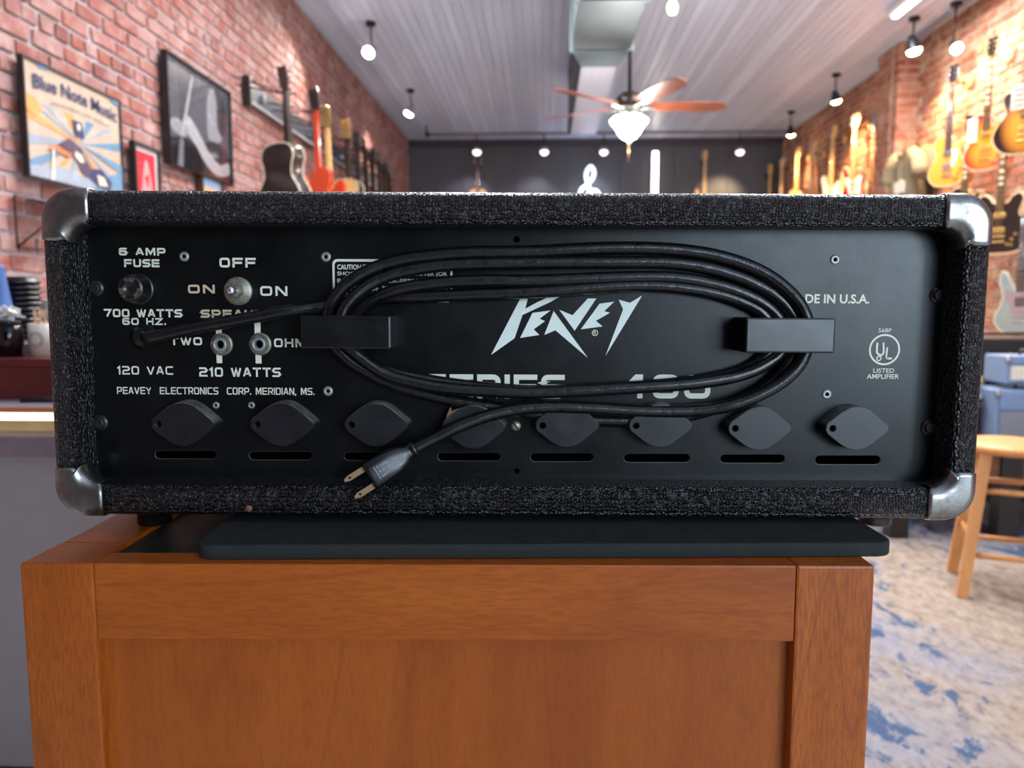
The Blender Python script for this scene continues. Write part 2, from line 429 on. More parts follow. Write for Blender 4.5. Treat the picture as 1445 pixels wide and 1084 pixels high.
# brick pilaster on the right wall
pil = struct(MB().b2((XR - 0.19, PY0 + 0.01, 0), (XR + 0.02, PY1 - 0.01, ZC - 0.001)).build('trim_2', M_mortar2))
bs = [MB().box((0, 0, 0), (1, 1, 1)).mesh('brick', M_brick2)]
for r in range(int(ZC / 0.0765)):
    z = (r + 0.5) * 0.0765
    if z > ZC - 0.03: continue
    # front towards the camera: stretcher, side: two bricks
    for (c, d) in (((XR - 0.095, PY0 + 0.05, z), (0.205, 0.095, 0.062)), ((XR - 0.095, (PY0 + PY1) / 2 + 0.02, z), (0.205, 0.22, 0.062)), ((XR - 0.095, PY1 - 0.06, z), (0.205, 0.095, 0.062))):
        o = link('brick', bs[0], pil); o.location = Vector(c) + Vector((random.uniform(-0.004, 0.004), 0, 0)); o.scale = d

# conduit pipes along the ceiling on the right
cp = on_z(1262, 78, ZC - 0.05)
cd = thing('conduit_pipe', 'painted conduit pipe running along the ceiling above the right brick wall', 'pipe', (XR - 0.12, 3.0, ZC - 0.045))
MB().cyl((0, 0, 0), (0, cp.y - 3.0, 0), 0.022).build('pipe', plain('conduit_grey', srgb(170, 168, 174), 0.4, 0.3), cd)
for k in range(5): MB().box((0, 0.4 + k * 0.9, 0.012), (0.07, 0.05, 0.066), ch=0.004).build('clamp', plain('conduit_grey', srgb(170, 168, 174)), cd)

# ---------------------------------------------------------------- ceiling duct
dz = 2.96; DH = ZC - dz - 0.002
a0 = on_z(811, -40, dz); a1 = on_z(811, 72, dz); b1 = on_z(893, 72, dz)
duct = thing('ceiling_duct', 'galvanised rectangular air duct under the ceiling, stepping down to a narrow run', 'duct', (0, 0, dz))
y1 = a1.y; xl, xr = a1.x - 0.02, b1.x - 0.02
wide = MB().b2((xl, 2.2, 0), (xr, y1, DH), ch=0.006); wide.build('wide_duct', M_duct, duct)
for yy in (y1 - 1.9, y1 - 0.98, y1 - 0.02):
    MB().b2((xl - 0.02, yy - 0.02, -0.018), (xr + 0.02, yy + 0.02, DH)).build('flange', M_duct, duct)
nz = 0.0
c0 = on_z(820, 95, dz + nz); c1 = on_z(870, 95, dz + nz); c2 = on_z(805, 190, dz + nz)
tr = MB()
v = [(xl, y1, 0), (xr, y1, 0), (xr, y1, DH), (xl, y1, DH), (c0.x, c0.y, nz), (c1.x, c0.y, nz), (c1.x, c0.y, DH), (c0.x, c0.y, DH)]
tr.add(v, [(0, 1, 5, 4), (1, 2, 6, 5), (2, 3, 7, 6), (3, 0, 4, 7), (0, 1, 2, 3), (4, 5, 6, 7)]); tr.build('taper', M_duct, duct)
MB().b2((c0.x, c0.y, nz), (c1.x, c2.y, DH), ch=0.005).build('narrow_duct', plain('white_duct', srgb(205, 205, 215), 0.4, 0.1), duct)
MB().b2((c0.x - 0.03, c0.y, nz + 0.01), (c0.x - 0.001, c2.y, DH)).build('side_strip', M_darkmetal, duct)  # dark strip along the narrow duct's left side

# ---------------------------------------------------------------- ceiling fan
FY = 5.95; fp = on_y(888, 152, FY)
fan = thing('ceiling_fan', 'five bladed wooden ceiling fan with lit frosted glass bowl', 'fan', (fp.x, FY, fp.z))
M_fanmetal = plain('pewter', srgb(120, 134, 134), 0.3, 0.8)
MB().cyl((0, 0, 0.08), (0, 0, ZC - fp.z - 0.04), 0.013).build('downrod', M_darkmetal, fan)
MB().lathe([(0.0, 0.0), (0.07, -0.0), (0.062, -0.05), (0.02, -0.075), (0.0, -0.075)], (0, 0, ZC - fp.z)).build('canopy', M_darkmetal, fan)
MB().lathe([(0.0, 0.11), (0.05, 0.11), (0.085, 0.085), (0.105, 0.05), (0.105, 0.0), (0.075, -0.03), (0.0, -0.03)]).build('motor_housing', plain('dark_bronze', srgb(44, 38, 36), 0.35, 0.7), fan)
MB().lathe([(0.0, -0.03), (0.07, -0.03), (0.075, -0.06), (0.055, -0.085), (0.06, -0.10), (0.0, -0.10)]).build('light_fitter', M_fanmetal, fan)
for k in range(3):
    a = k * 2.1; MB().box((0.06 * math.cos(a), 0.06 * math.sin(a), -0.05), (0.05, 0.012, 0.05)).build('bracket', M_fanmetal, fan)
MB().lathe([(0.12, -0.075), (0.142, -0.092), (0.132, -0.115), (0.105, -0.14), (0.085, -0.18), (0.055, -0.215), (0.02, -0.235), (0.0, -0.236)], n=32).build('glass_bowl', glow('frosted_bowl', (1.0, 0.97, 0.9), 3.5), fan)
MB().cyl((0.0, 0, -0.236), (0, 0, -0.252), 0.012).build('finial', M_fanmetal, fan)
MB().tube([(0.0, 0, -0.25), (0.0, 0, -0.40)], 0.003, 6).build('pull_chain', plain('brass_chain', srgb(150, 120, 80), 0.4, 0.8), fan)
M_blade = m_wood('fan_blade_cherry', 0, srgb(100, 48, 30), srgb(128, 64, 40), srgb(150, 84, 54), fine=0.3, rough=0.3)
bo = catmull([(0.16, -0.045), (0.3, -0.062), (0.5, -0.072), (0.65, -0.066), (0.715, -0.03), (0.715, 0.03), (0.65, 0.066), (0.5, 0.072), (0.3, 0.062), (0.16, 0.045)], 4, True)
bmesh_blade = MB().prism([(p.x, p.y) for p in bo], -0.004, 0.004).xf(Matrix.Rotation(PI / 2, 4, 'X')).mesh('blade', M_blade)
arm_m = MB().box((0.125, 0, -0.008), (0.13, 0.03, 0.008), ch=0.002).mesh('blade_arm', M_fanmetal)
for k in range(5):
    o = link('blade', bmesh_blade, fan); a = math.radians(2 + 72 * k) + YAW
    o.rotation_euler = (Matrix.Rotation(a, 4, 'Z') @ Matrix.Rotation(math.radians(-13), 4, 'X')).to_euler()
    o.location = (0, 0, 0.012)
    o2 = link('blade_arm', arm_m, fan); o2.rotation_euler = (0, 0, a)
point('fan_lamp', (fp.x, FY, fp.z - 0.30), 22, (1.0, 0.96, 0.9), 0.12)
for k in range(4): point('added_fan_uplight', (fp.x + 0.125 * math.cos(k * PI / 2 + .6), FY + 0.125 * math.sin(k * PI / 2 + .6), fp.z - 0.072), 1.6, (1.0, 0.96, 0.92), 0.015)  # points added at the bowl rim to brighten the ceiling and blades

# ---------------------------------------------------------------- spotlights
M_bulbw = glow('warm_bulb', (1.0, 0.80, 0.52), 14); M_bulbc = glow('white_bulb', (1.0, 0.93, 0.85), 10)
def spotlight(px, py, z, aim, label, warm, energy, group, size=1.0, scale=1.0):
    """bulb face seen at px,py hanging at height z from the ceiling"""
    p = on_z(px, py, z)
    t = thing('spotlight', label, 'spotlight', p, 0, group)
    d = (Vector(aim) - p).normalized(); s = scale
    MB().cyl((0, 0, 0.05 * s) - d * 0 if False else Vector(-d * 0.06 * s), Vector((-d.x * 0.05, -d.y * 0.05, ZC - p.z - 0.03)), 0.008).build('stem', M_darkmetal, t)
    MB().lathe([(0.0, 0.0), (0.045, 0.0), (0.045, -0.03), (0.0, -0.03)], (-d.x * 0.05, -d.y * 0.05, ZC - p.z)).build('mount', M_darkmetal, t)
    MB().lathe([(0.0, -0.11 * s), (0.022 * s, -0.11 * s), (0.03 * s, -0.08 * s), (0.052 * s, -0.02 * s), (0.055 * s, 0.0)], (0, 0, 0), d).build('lamp_head', M_darkmetal if warm else M_steel, t)
    MB().lathe([(0.052 * s, -0.002), (0.048 * s, 0.018 * s), (0.03 * s, 0.032 * s), (0.0, 0.036 * s)], (0, 0, 0), d).build('bulb', M_bulbw if warm else M_bulbc, t)
    spot('spot_beam', p + d * 0.06, aim, energy, (1.0, 0.66, 0.34) if warm else (1.0, 0.90, 0.82), size, 0.9, 0.05)
    return t
spotlight(1290, 71, 3.32, (XR, 7.2, 1.9), 'warm lit spotlight nearest the camera, beside the conduit end above the right wall', True, 139, 'spotlights along the right wall', 1.9, 1.15)
spotlight(1180, 142, 3.32, (XR, 9.2, 2.1), 'warm lit spotlight on the right side, second from the far wall', True, 139, 'spotlights along the right wall', 1.8)
spotlight(1116, 189, 3.32, (XR, 11.3, 2.1), 'warm lit spotlight on the right side closest to the far wall corner', True, 98, 'spotlights along the right wall', 1.4)
spotlight(1350, 68, 3.22, (XR, 5.8, 2.2), 'warm lit spotlight hanging in front of the bricks between the gold and red guitars', True, 92, 'spotlights along the right wall', 1.9, 0.9)
spotlight(520, 74, 3.33, (XL, 6.0, 2.4), 'white lit spotlight on the left of the ceiling, nearer the camera', False, 65, 'spotlights on the left of the ceiling', 1.5)
spotlight(577, 160, 3.33, (XL, 9.3, 2.4), 'white lit spotlight on the left of the ceiling, farther from the camera', False, 90, 'spotlights on the left of the ceiling', 1.5)
for (px, lab) in ((673, 'small spotlight on the far track above the pale acoustic guitar'), (768, 'small spotlight on the far track left of the glowing clef sign'), (852, 'small spotlight on the far track above the glowing clef sign'), (1044, 'small spotlight on the far track right of the vertical light tube')):
    q = on_y(px, 213, 11.7)
    t = thing('spotlight', lab, 'spotlight', q, 0, 'small spotlights on the far track')
    MB().cyl((0, 0, 0.04), (0, 0, ZC - q.z - 0.02), 0.01).build('stem', M_darkmetal, t)
    MB().lathe([(0.0, 0.06), (0.05, 0.05), (0.062, 0.0), (0.062, -0.03)], (0, 0, 0), (0, 0.5, 1)).build('lamp_head', M_steel, t)
    spot('far_spot_beam', q + Vector((0, 0.0, -0.10)), (q.x - 0.25, YF, 2.3), 50 if px == 1044 else 14, (1.0, 0.72, 0.42) if px == 1044 else (0.9, 0.85, 1.0), 1.5, 0.9)
    MB().lathe([(0.058, -0.02), (0.04, -0.05), (0.0, -0.06)], (0, 0, 0), (0, 0.5, 1)).build('bulb', glow('dim_bulb', (1.0, 0.85, 0.8), 1.6), t)
tk = MB().b2((on_y(603, 200, 11.7).x, 11.67, ZC - 0.03), (XR - 0.05, 11.73, ZC - 0.001)).build('light_track', plain('mauve_track', srgb(128, 116, 126), 0.5))
tag(tk, 'dark light track fixed to the ceiling along the far wall', 'light track')
tk = MB().b2((on_z(577, 150, ZC).x - 0.08, 5.0, ZC - 0.03), (on_z(577, 150, ZC).x - 0.04, 11.0, ZC - 0.001)).build('light_track', M_ceil)
tag(tk, 'painted light track along the left of the ceiling', 'light track')
# small smoke detector / bracket hanging left near far wall
q = on_z(603, 190, ZC - 0.12)
t = thing('ceiling_hook', 'small dark ceiling bracket near the far left corner', 'bracket', q)
MB().cyl((0, 0, 0), (-0.02, 0, 0.12), 0.012).build('arm', M_darkmetal, t); MB().lathe([(0, -0.03), (0.03, -0.03), (0.03, 0.03), (0, 0.03)]).build('head', M_darkmetal, t)
# pendant filament bulb
q = on_z(949, 10, 3.18)
t = thing('pendant_bulb', 'warm pendant bulb hanging from the ceiling at top of the picture', 'light bulb', q)
MB().cyl((0, 0, 0.06), (0, 0, ZC - q.z), 0.006).build('cord', M_black, t)
MB().lathe([(0, 0.10), (0.02, 0.10), (0.022, 0.03), (0, 0.03)]).build('socket', M_brass, t)
MB().lathe([(0.018, 0.045), (0.03, 0.015), (0.034, -0.01), (0.024, -0.04), (0, -0.05)]).build('bulb', glow('pendant_glow', (1.0, 0.78, 0.45), 12), t)
point('pendant_lamp', (q.x, q.y, q.z - 0.12), 2.5, (1.0, 0.8, 0.55), 0.05)
# fluorescent batten at upper right
def batten(c, L, label, energy, rz=0.0, wd=0.11):
    t = thing('ceiling_batten_light', label, 'ceiling light', c, rz, 'linear ceiling lights')
    MB().box((0, 0, 0.03), (wd, L, 0.055), ch=0.008).build('housing', M_whiteplastic, t)
    MB().box((0.0, 0, -0.008), (wd * 0.45, L - 0.08, 0.03), ch=0.008).build('diffuser', glow('tube_glow', (0.95, 0.97, 1.0), 2.2), t)
    o = area('batten_light', (c[0], c[1], c[2] - 0.04), wd * 0.8, L, energy, (0.96, 0.97, 1.0), (0, 0, rz)); o.data.size = wd * 0.8; o.data.size_y = L
e = on_z(1256, 26, ZC - 0.07)
batten((e.x + 0.02, e.y - 0.75, ZC - 0.065), 1.5, 'white linear ceiling light above the right side of the room', 45)
for (x, y, en, lab) in ((-0.2, 3.0, 48, 'added white fill batten overhead on the left, out of the picture'), (1.7, 3.0, 48, 'added white fill batten overhead on the right, out of the picture'), (-0.45, 4.7, 48, 'added white fill batten overhead by the left wall, out of the picture'), (1.5, 4.9, 52, 'added white fill batten overhead by the right wall, out of the picture')):
    batten((x, y, ZC - 0.065), 1.5, lab, en)  # unseen battens added to brighten the room and, by bounce, its ceiling

# ================================================================ FAR WALL ITEMS
# vertical light tube
a = on_y(925, 214, YF - 0.06); tl = 1.25
t = thing('light_tube', 'bright vertical light tube on the charcoal far wall', 'wall light', (a.x, YF - 0.06, a.z - tl))
MB().box((0, 0, tl / 2), (0.075, 0.03, tl), ch=0.01).build('diffuser', glow('tube_white', (1.0, 0.93, 0.8), 6), t)
MB().box((0, 0.025, tl / 2), (0.11, 0.03, tl + 0.04), ch=0.004).build('housing', M_steel, t)
# glowing treble clef
cl = [(822, 318), (830, 325), (838, 318), (838, 300), (833, 272), (827, 250), (829, 240), (834, 235), (838, 241), (837, 250), (829, 260), (820, 268), (818, 280), (824, 290), (836, 292), (845, 286), (846, 276), (840, 269), (832, 271), (829, 279), (833, 285)]
c3 = [on_y(x, y, YF - 0.10) for x, y in cl]
base = Vector((on_y(832, 330, YF - 0.1).x, YF - 0.1, on_y(832, 330, YF - 0.1).z))
t = thing('treble_clef_sign', 'glowing white treble clef sign on the charcoal far wall', 'sign', base)
MB().tube([p - base for p in catmull(c3, 5)], 0.027, 8).build('clef_tube', glow('clef_glow', (0.72, 0.86, 1.0), 1.1), t)
MB().tube([p - base + Vector((0, 0.05, 0)) for p in catmull(c3, 5)], 0.02, 6).build('backing', M_black, t)
point('clef_halo', base + Vector((0, -0.12, 0.45)), 7, (0.55, 0.7, 1.0), 0.15)

# ================================================================ GUITARS
OUT = {
 'acoustic': [(0, 0), (.11, .006), (.175, .05), (.20, .13), (.175, .21), (.125, .285), (.128, .36), (.145, .41), (.12, .47), (.05, .495), (-.05, .495), (-.12, .47), (-.145, .41), (-.128, .36), (-.125, .285), (-.175, .21), (-.20, .13), (-.175, .05), (-.11, .006)],
 'single': [(0, 0), (.09, .008), (.15, .055), (.168, .12), (.145, .19), (.108, .25), (.105, .30), (.125, .355), (.122, .385), (.095, .375), (.065, .335), (.038, .33), (.03, .395), (-.03, .425), (-.09, .42), (-.125, .375), (-.12, .31), (-.105, .25), (-.145, .19), (-.168, .12), (-.15, .055), (-.09, .008)],
 'double': [(0, 0), (.10, .01), (.155, .07), (.152, .14), (.118, .2), (.112, .25), (.13, .31), (.12, .37), (.09, .36), (.06, .31), (.03, .30), (-.03, .31), (-.06, .36), (-.10, .44), (-.13, .43), (-.135, .36), (-.112, .28), (-.12, .2), (-.155, .13), (-.152, .07), (-.10, .01)],
 'semi': [(0, 0), (.11, .008), (.18, .06), (.205, .14), (.172, .22), (.128, .28), (.14, .34), (.15, .39), (.12, .43), (.075, .41), (.04, .365), (-.04, .365), (-.075, .41), (-.12, .43), (-.15, .39), (-.14, .34), (-.128, .28), (-.172, .22), (-.205, .14), (-.18, .06), (-.11, .008)],
}
M_gold = plain('gold_hardware', srgb(214, 178, 104), 0.3, 0.85)
M_crhw = plain('chrome_hardware', srgb(220, 222, 226), 0.2, 0.95)
M_rosew = plain('rosewood', srgb(66, 42, 32), 0.5)
M_maple = plain('maple_neck', srgb(222, 176, 112), 0.35)
M_ivory = plain('ivory_binding', srgb(236, 224, 190), 0.4)
M_pgw = plain('white_pickguard', srgb(234, 232, 224), 0.35)
M_pgb = plain('black_pickguard', srgb(18, 18, 20), 0.3)
def burst(name, ci, co, cz=0.16, r=0.2):
    q = N(name); v = q.coord(); mp = q.n('ShaderNodeMapping'); mp.inputs['Location'].default_value = (0, 0, -cz); mp.inputs['Scale'].default_value = (1.15, 0, 0.85)
    q.l(v, mp.inputs['Vector']); ln = q.n('ShaderNodeVectorMath'); ln.operation = 'LENGTH'; q.l(mp.outputs[0], ln.inputs[0])
    q.set(q.ramp(ln.outputs['Value'], [(r * 0.45, ci), (r * 0.95, co)]), 0.15, 0, 0.6, 0.8, 0.08); return q.m
def lac(name, c, rough=0.18): return plain(name, c, rough, 0, 0.08, 8, 0.6, 0.6)
_gm = {}
def guitar(shape, top, side, neckm, boardm, headm, label, loc, rotz, group, pg=None, pick=2, hw=None, tilt=0.0, binding=True, thick=None, hole=False, dots=False):
    hw = hw or M_crhw
    t = thing('guitar', label, 'guitar', loc, rotz, group)
    if tilt: t.rotation_euler = (0, tilt, rotz)
    th = thick or {'acoustic': 0.105, 'single': 0.05, 'double': 0.045, 'semi': 0.045}[shape]
    ol = [(p.x, p.y) for p in catmull(OUT[shape], 4, True)]
    body = MB().prism(ol, 0, th, 0.006, 0, 1); body.build('body', [top, side], t)
    if binding:
        for yy in (0.003, th - 0.003):
            MB().tube([(x * 1.004, yy, z) for x, z in ol], 0.0035, 5, closed=True).build('binding', M_ivory, t)
    jz = {'acoustic': 0.49, 'single': 0.385, 'double': 0.32, 'semi': 0.37}[shape]; nut = 0.85; be = jz - (0.13 if shape != 'acoustic' else 0.06)
    nk = MB(); nk.add([(-.028, -0.006, jz - 0.05), (.028, -0.006, jz - 0.05), (.022, -0.006, nut), (-.022, -0.006, nut), (-.022, 0.016, jz - 0.05), (.022, 0.016, jz - 0.05), (.016, 0.014, nut), (-.016, 0.014, nut)], [(0, 1, 2, 3), (4, 7, 6, 5), (0, 4, 5, 1), (1, 5, 6, 2), (2, 6, 7, 3), (3, 7, 4, 0)])
    nk.build('neck', neckm, t)
    fb = MB(); fb.add([(-.029, -0.012, be), (.029, -0.012, be), (.022, -0.012, nut), (-.022, -0.012, nut), (-.029, -0.004, be), (.029, -0.004, be), (.022, -0.004, nut), (-.022, -0.004, nut)], [(0, 1, 2, 3), (4, 7, 6, 5), (0, 4, 5, 1), (1, 5, 6, 2), (2, 6, 7, 3), (3, 7, 4, 0)])
    f = fb.build('fingerboard', boardm, t)
    fr = MB()
    for k in range(16): z = nut - (nut - be) * (1 - 2 ** (-k / 9)) / (1 - 2 ** (-16 / 9)) ; fr.box((0, -0.0125, z), (0.046, 0.003, 0.003))
    fr.build('frets', hw, f)['kind'] = 'stuff'
    if dots:
        d = MB()
        for z in (0.80, 0.745, 0.695, 0.65, 0.59, 0.54, 0.50): d.box((0, -0.0128, z), (0.03, 0.003, 0.018))
        d.build('inlays', M_ivory, f)['kind'] = 'stuff'
    if shape == 'double': ho = [(-.022, nut), (.022, nut), (.03, nut + .03), (.045, nut + .07), (.04, nut + .15), (.01, nut + .175), (-.02, nut + .15), (-.026, nut + .05)]
    else: ho = [(-.022, nut), (.022, nut), (.036, nut + .03), (.04, nut + .13), (.03, nut + .155), (.012, nut + .14), (0, nut + .15), (-.012, nut + .14), (-.03, nut + .155), (-.04, nut + .13), (-.036, nut + .03)]
    hs = MB().prism(ho, -0.004, 0.010, 0.002); hs.v = [Vector((v.x, v.y + max(0, v.z - nut) * 0.15, v.z)) for v in hs.v]
    h = hs.build('headstock', headm, t)
    tp = MB()
    for s in ((-1, 1) if shape != 'double' else (-1, -1)):
        for k in range(3):
            z = nut + 0.035 + k * 0.036 + (0.017 if s == -1 and shape == 'double' and tp.v else 0)
            tp.cyl((s * 0.03, 0.008, z), (s * 0.06, 0.012, z), 0.006, 0.006, 6); tp.box((s * 0.058, 0.012, z), (0.012, 0.018, 0.014)); tp.cyl((s * 0.022, -0.008, z), (s * 0.022, 0.01, z), 0.005, 0.005, 6)
    tp.build('tuning_pegs', hw, h)['kind'] = 'stuff'
    st = MB()
    for k in range(6):
        x = -0.02 + k * 0.008; st.tube([(x, -0.014, 0.12 if shape != 'acoustic' else 0.13), (x * 0.85, -0.0145, nut)], 0.0007, 4)
    st.build('strings', hw, t)['kind'] = 'stuff'
    if shape == 'acoustic':
        MB().lathe([(0.0, -0.001), (0.05, -0.001)], (0, 0, 0.36), (0, 1, 0)).build('sound_hole', M_deep, t)
        MB().lathe([(0.052, -0.002), (0.06, -0.002)], (0, 0, 0.36), (0, 1, 0)).build('rosette', M_ivory, t)
        MB().box((0, -0.006, 0.13), (0.16, 0.012, 0.028), ch=0.004).build('bridge', M_rosew, t)
    else:
        for z in ([0.17, 0.275] if pick == 2 else [0.15, 0.21, 0.27]):
            MB().box((0, -0.006, z), (0.082, 0.014, 0.036 if pick == 2 else 0.022), ch=0.003).build('pickup', hw if pick == 2 else M_pgw, t)
        MB().box((0, -0.007, 0.125), (0.088, 0.014, 0.014), ch=0.003).build('bridge', hw, t)
        MB().box((0, -0.008, 0.085), (0.09, 0.014, 0.012), ch=0.003).build('tailpiece', hw, t)
        for (x, z) in ((.10, .10), (.125, .135), (.07, .065), (.10, .06)):
            MB().cyl((x * 0.9, 0, z), (x * 0.9, -0.018, z), 0.012, 0.010, 10).build('knob', M_gold, t)
        if pg:
            if shape == 'double': pp = [(-.09, .33), (-.05, .30), (.05, .30), (.09, .33), (.11, .31), (.095, .24), (.10, .18), (.12, .12), (.09, .05), (.05, .07), (.045, .12), (-.045, .12), (-.06, .2), (-.095, .27)]
            else: pp = [(.03, .31), (.075, .30), (.085, .26), (.075, .20), (.05, .15), (.04, .15)]
            MB().prism(pp, -0.004, -0.0005).build('pickguard', pg, t)
    return t
def hanger(px_loc, side, label, blk=True, arm=0.09):
    """wall hanger at wall side; px_loc = neck point in the room"""
    t = thing('guitar_hanger', label, 'guitar hanger', px_loc, 0, 'guitar hangers')
    w = (XR - px_loc[0]) if side > 0 else (XL - px_loc[0])
    if blk: MB().lathe([(0, 0), (0.045, 0), (0.05, 0.01), (0.045, 0.022), (0, 0.022)], (w - 0.012 * side, 0, 0), (-side, 0, 0), n=16).build('wall_block', M_maple, t)
    ar = MB().tube([(w - 0.02 * side, 0, 0), (0.03 * side, 0, 0)], 0.006, 6)
    ar.tube([(0.03 * side - 0.01, -0.045, 0.02), (0.03 * side, -0.035, 0), (0.03 * side, 0.035, 0), (0.03 * side - 0.01, 0.045, 0.02)], 0.006, 6)
    ar.build('yoke', M_darkmetal, t)

GTOP = 1.005
def place_r(px, py, tiltx, lab, shape, *a, X=None, rz=-58, hang=True, **k):
    """right wall guitar: px,py = top of its head"""
    X = X if X is not None else (XR - 0.27 if shape == 'semi' else XR - 0.16)
    p = on_x(px, py, X)
    ang = math.radians(rz)
    g = guitar(shape, *a, lab, (p.x, p.y, p.z - GTOP), ang, 'guitars hanging on the right brick wall', **k)
    if hang: hanger((p.x, p.y, p.z - 0.16), 1, 'wall hanger behind the ' + ' '.join(lab.replace(',', '').split()[:11]))
    return g
m_red = burst('cherry_burst', srgb(250, 150, 40), srgb(200, 24, 22)); m_sun = burst('tobacco_burst', srgb(240, 150, 50), srgb(36, 18, 12), 0.16, 0.2)
m_gold = lac('gold_top', srgb(222, 158, 62)); m_nat = lac('natural_spruce', srgb(224, 176, 110)); m_blk = lac('black_lacquer', srgb(16, 16, 18), 0.1)
m_white = lac('white_lacquer', srgb(226, 224, 210)); m_redl = lac('red_lacquer', srgb(176, 26, 30)); m_mah = lac('mahogany', srgb(86, 36, 24), 0.3)
m_orange = lac('orange_lacquer', srgb(196, 62, 22)); m_silver = plain('pale_metallic_green', srgb(176, 196, 190), 0.16, 0.6, 0.1, 10); m_amber = lac('amber_lacquer', srgb(210, 130, 50))
m_dk = lac('dark_walnut', srgb(42, 26, 20), 0.35); m_cherry = lac('cherry_lacquer', srgb(126, 40, 22)); m_teal = lac('dark_teal_lacquer', srgb(30, 60, 56))
place_r(1345, 90, 0, 'gold single cutaway electric guitar hanging left of the warm bulb', 'single', m_gold, m_amber, m_mah, M_rosew, m_blk, pg=M_ivory, dots=False)
place_r(1400, 50, 0, 'red sunburst electric guitar hanging highest on the right', 'single', m_red, m_red, m_mah, M_rosew, m_blk, dots=True, hw=M_gold)
place_r(1458, 2, 0, 'tobacco sunburst hollow guitar hanging at the right picture edge', 'semi', m_sun, m_amber, M_maple, M_rosew, m_blk, dots=True, hw=M_gold, rz=-50)
place_r(1368, 160, 0, 'black guitar with blocky inlays hanging below the red sunburst guitar', 'single', m_blk, m_gold, M_maple, M_rosew, m_blk, dots=True, hw=M_gold)
place_r(1420, 158, 0, 'black double cutaway guitar with pale edges hanging beside the amplifier corner', 'semi', m_blk, m_gold, M_maple, M_rosew, m_amber, dots=True, hw=M_gold, rz=-50)
place_r(1449, 270, 0, 'pale metallic green guitar hanging lowest on the right', 'double', m_silver, m_silver, M_maple, M_rosew, M_maple, pg=M_crhw, pick=2, rz=-48)
place_r(1208, 160, 0, 'red guitar with white pickguard, first beyond the brick pilaster', 'double', m_redl, m_redl, M_maple, M_maple, M_maple, pg=M_pgw, pick=3)
place_r(1176, 178, 0, 'white guitar with dark edge, second beyond the brick pilaster', 'double', m_white, m_teal, M_maple, M_maple, M_maple, pg=M_pgw, pick=3)
place_r(1148, 200, 0, 'amber guitar with cream neck, third beyond the brick pilaster', 'double', m_amber, m_amber, M_maple, M_maple, M_maple, pg=M_pgw, pick=3)
place_r(1126, 206, 0, 'natural wood guitar, fourth beyond the brick pilaster', 'single', m_nat, m_nat, M_maple, M_maple, M_maple)
place_r(1104, 222, 0, 'orange wood guitar, last on the right wall before the far corner', 'single', m_amber, m_amber, M_maple, M_maple, M_maple)
place_r(1224, 238, 0, 'dark guitar of the lower row with only its head showing left of the tan shirt', 'double', m_dk, m_dk, M_maple, M_maple, M_maple)
place_r(1190, 240, 0, 'natural guitar of the lower row with its head showing left of the red guitar', 'double', m_nat, m_nat, M_maple, M_maple, M_maple)
place_r(1161, 246, 0, 'amber guitar of the lower row, head showing below the white guitar', 'single', m_amber, m_amber, M_maple, M_rosew, m_blk)
# price tags hanging from guitars
def price_tag(px, py, X, label, h=0.2, w=0.1):
    p = on_x(px, py, X); t = thing('price_tag', label, 'price tag', p, math.radians(-50), 'price tags on the guitars')
    MB().box((0, 0, -h / 2), (w, 0.003, h)).build('card', plain('tag_card', srgb(232, 214, 196), 0.7), t)
    tx = MB()
    for k in range(4): tx.box((0, -0.003, -0.04 - k * 0.035), (w * (0.7 - 0.1 * (k % 2)), 0.001, 0.012))
    tx.build('print', plain('tag_ink', srgb(196, 96, 80), 0.7), t)
    MB().tube([(0, 0, 0), (0, 0.01, 0.06)], 0.0015, 5).build('string', M_ivory, t)
price_tag(1373, 168, XR - 0.23, 'long pale price tag hanging from the red sunburst guitar', 0.18, 0.07)
price_tag(1440, 118, XR - 0.33, 'large pale price tag hanging from the tobacco sunburst guitar', 0.17, 0.10)

# left wall: guitars on long black arms of a rail, backs to the camera
rail_a = on_x(348, 112, XL + 0.03); rail_b = on_x(546, 250, XL + 0.03)
rail = thing('slatwall_rail', 'long dark grey display rail fixed on the left brick wall', 'display rail', (XL + 0.014, rail_a.y, 0))
RZ = rail_a.z - 0.08
MB().b2((0, 0, RZ - 0.075), (0.03, 11.2 - rail_a.y, RZ + 0.075)).build('board', plain('rail_grey', srgb(70, 74, 82), 0.45, 0.2), rail)
MB().b2((0.03, 0, RZ - 0.075), (0.045, 11.2 - rail_a.y, RZ - 0.06)).build('lower_lip', plain('rail_lip', srgb(170, 172, 178), 0.4), rail)
MB().b2((-0.004, -0.03, RZ - 0.1), (0.05, 0.0, RZ + 0.1)).build('end_cap', M_black, rail)
for k in range(10): MB().box((0.04, 0.25 + k * 0.55, RZ + 0.01), (0.02, 0.04, 0.05), ch=0.003).build('peg_socket', M_steel, rail)
XG = -1.66
LG = [(406, 92, 'acoustic', m_dk, m_dk, m_dk, 'dark acoustic guitar seen from behind, nearest on the left rail'),
      (449, 124, 'single', m_orange, m_orange, m_orange, 'orange red guitar with red neck, second on the left rail'),
      (465, 149, 'semi', m_orange, m_orange, M_maple, 'bright orange guitar with pale neck, third on the left rail'),
      (493, 169, 'acoustic', m_nat, m_dk, m_dk, 'acoustic guitar with gold head, fourth on the left rail'),
      (507, 185, 'single', m_cherry, m_cherry, m_dk, 'cherry red guitar with dark neck, fifth on the left rail'),
      (518, 196, 'double', m_cherry, m_cherry, m_dk, 'cherry brown guitar, sixth on the left rail'),
      (528, 208, 'acoustic', m_nat, m_mah, m_dk, 'small brown guitar, seventh on the left rail'),
      (537, 214, 'double', m_teal, m_teal, M_rosew, 'dark teal guitar, eighth on the left rail'),
      (545, 225, 'single', m_amber, m_mah, M_rosew, 'amber guitar, ninth on the left rail'),
      (551, 232, 'double', m_white, m_dk, m_dk, 'farthest guitar on the left rail')]
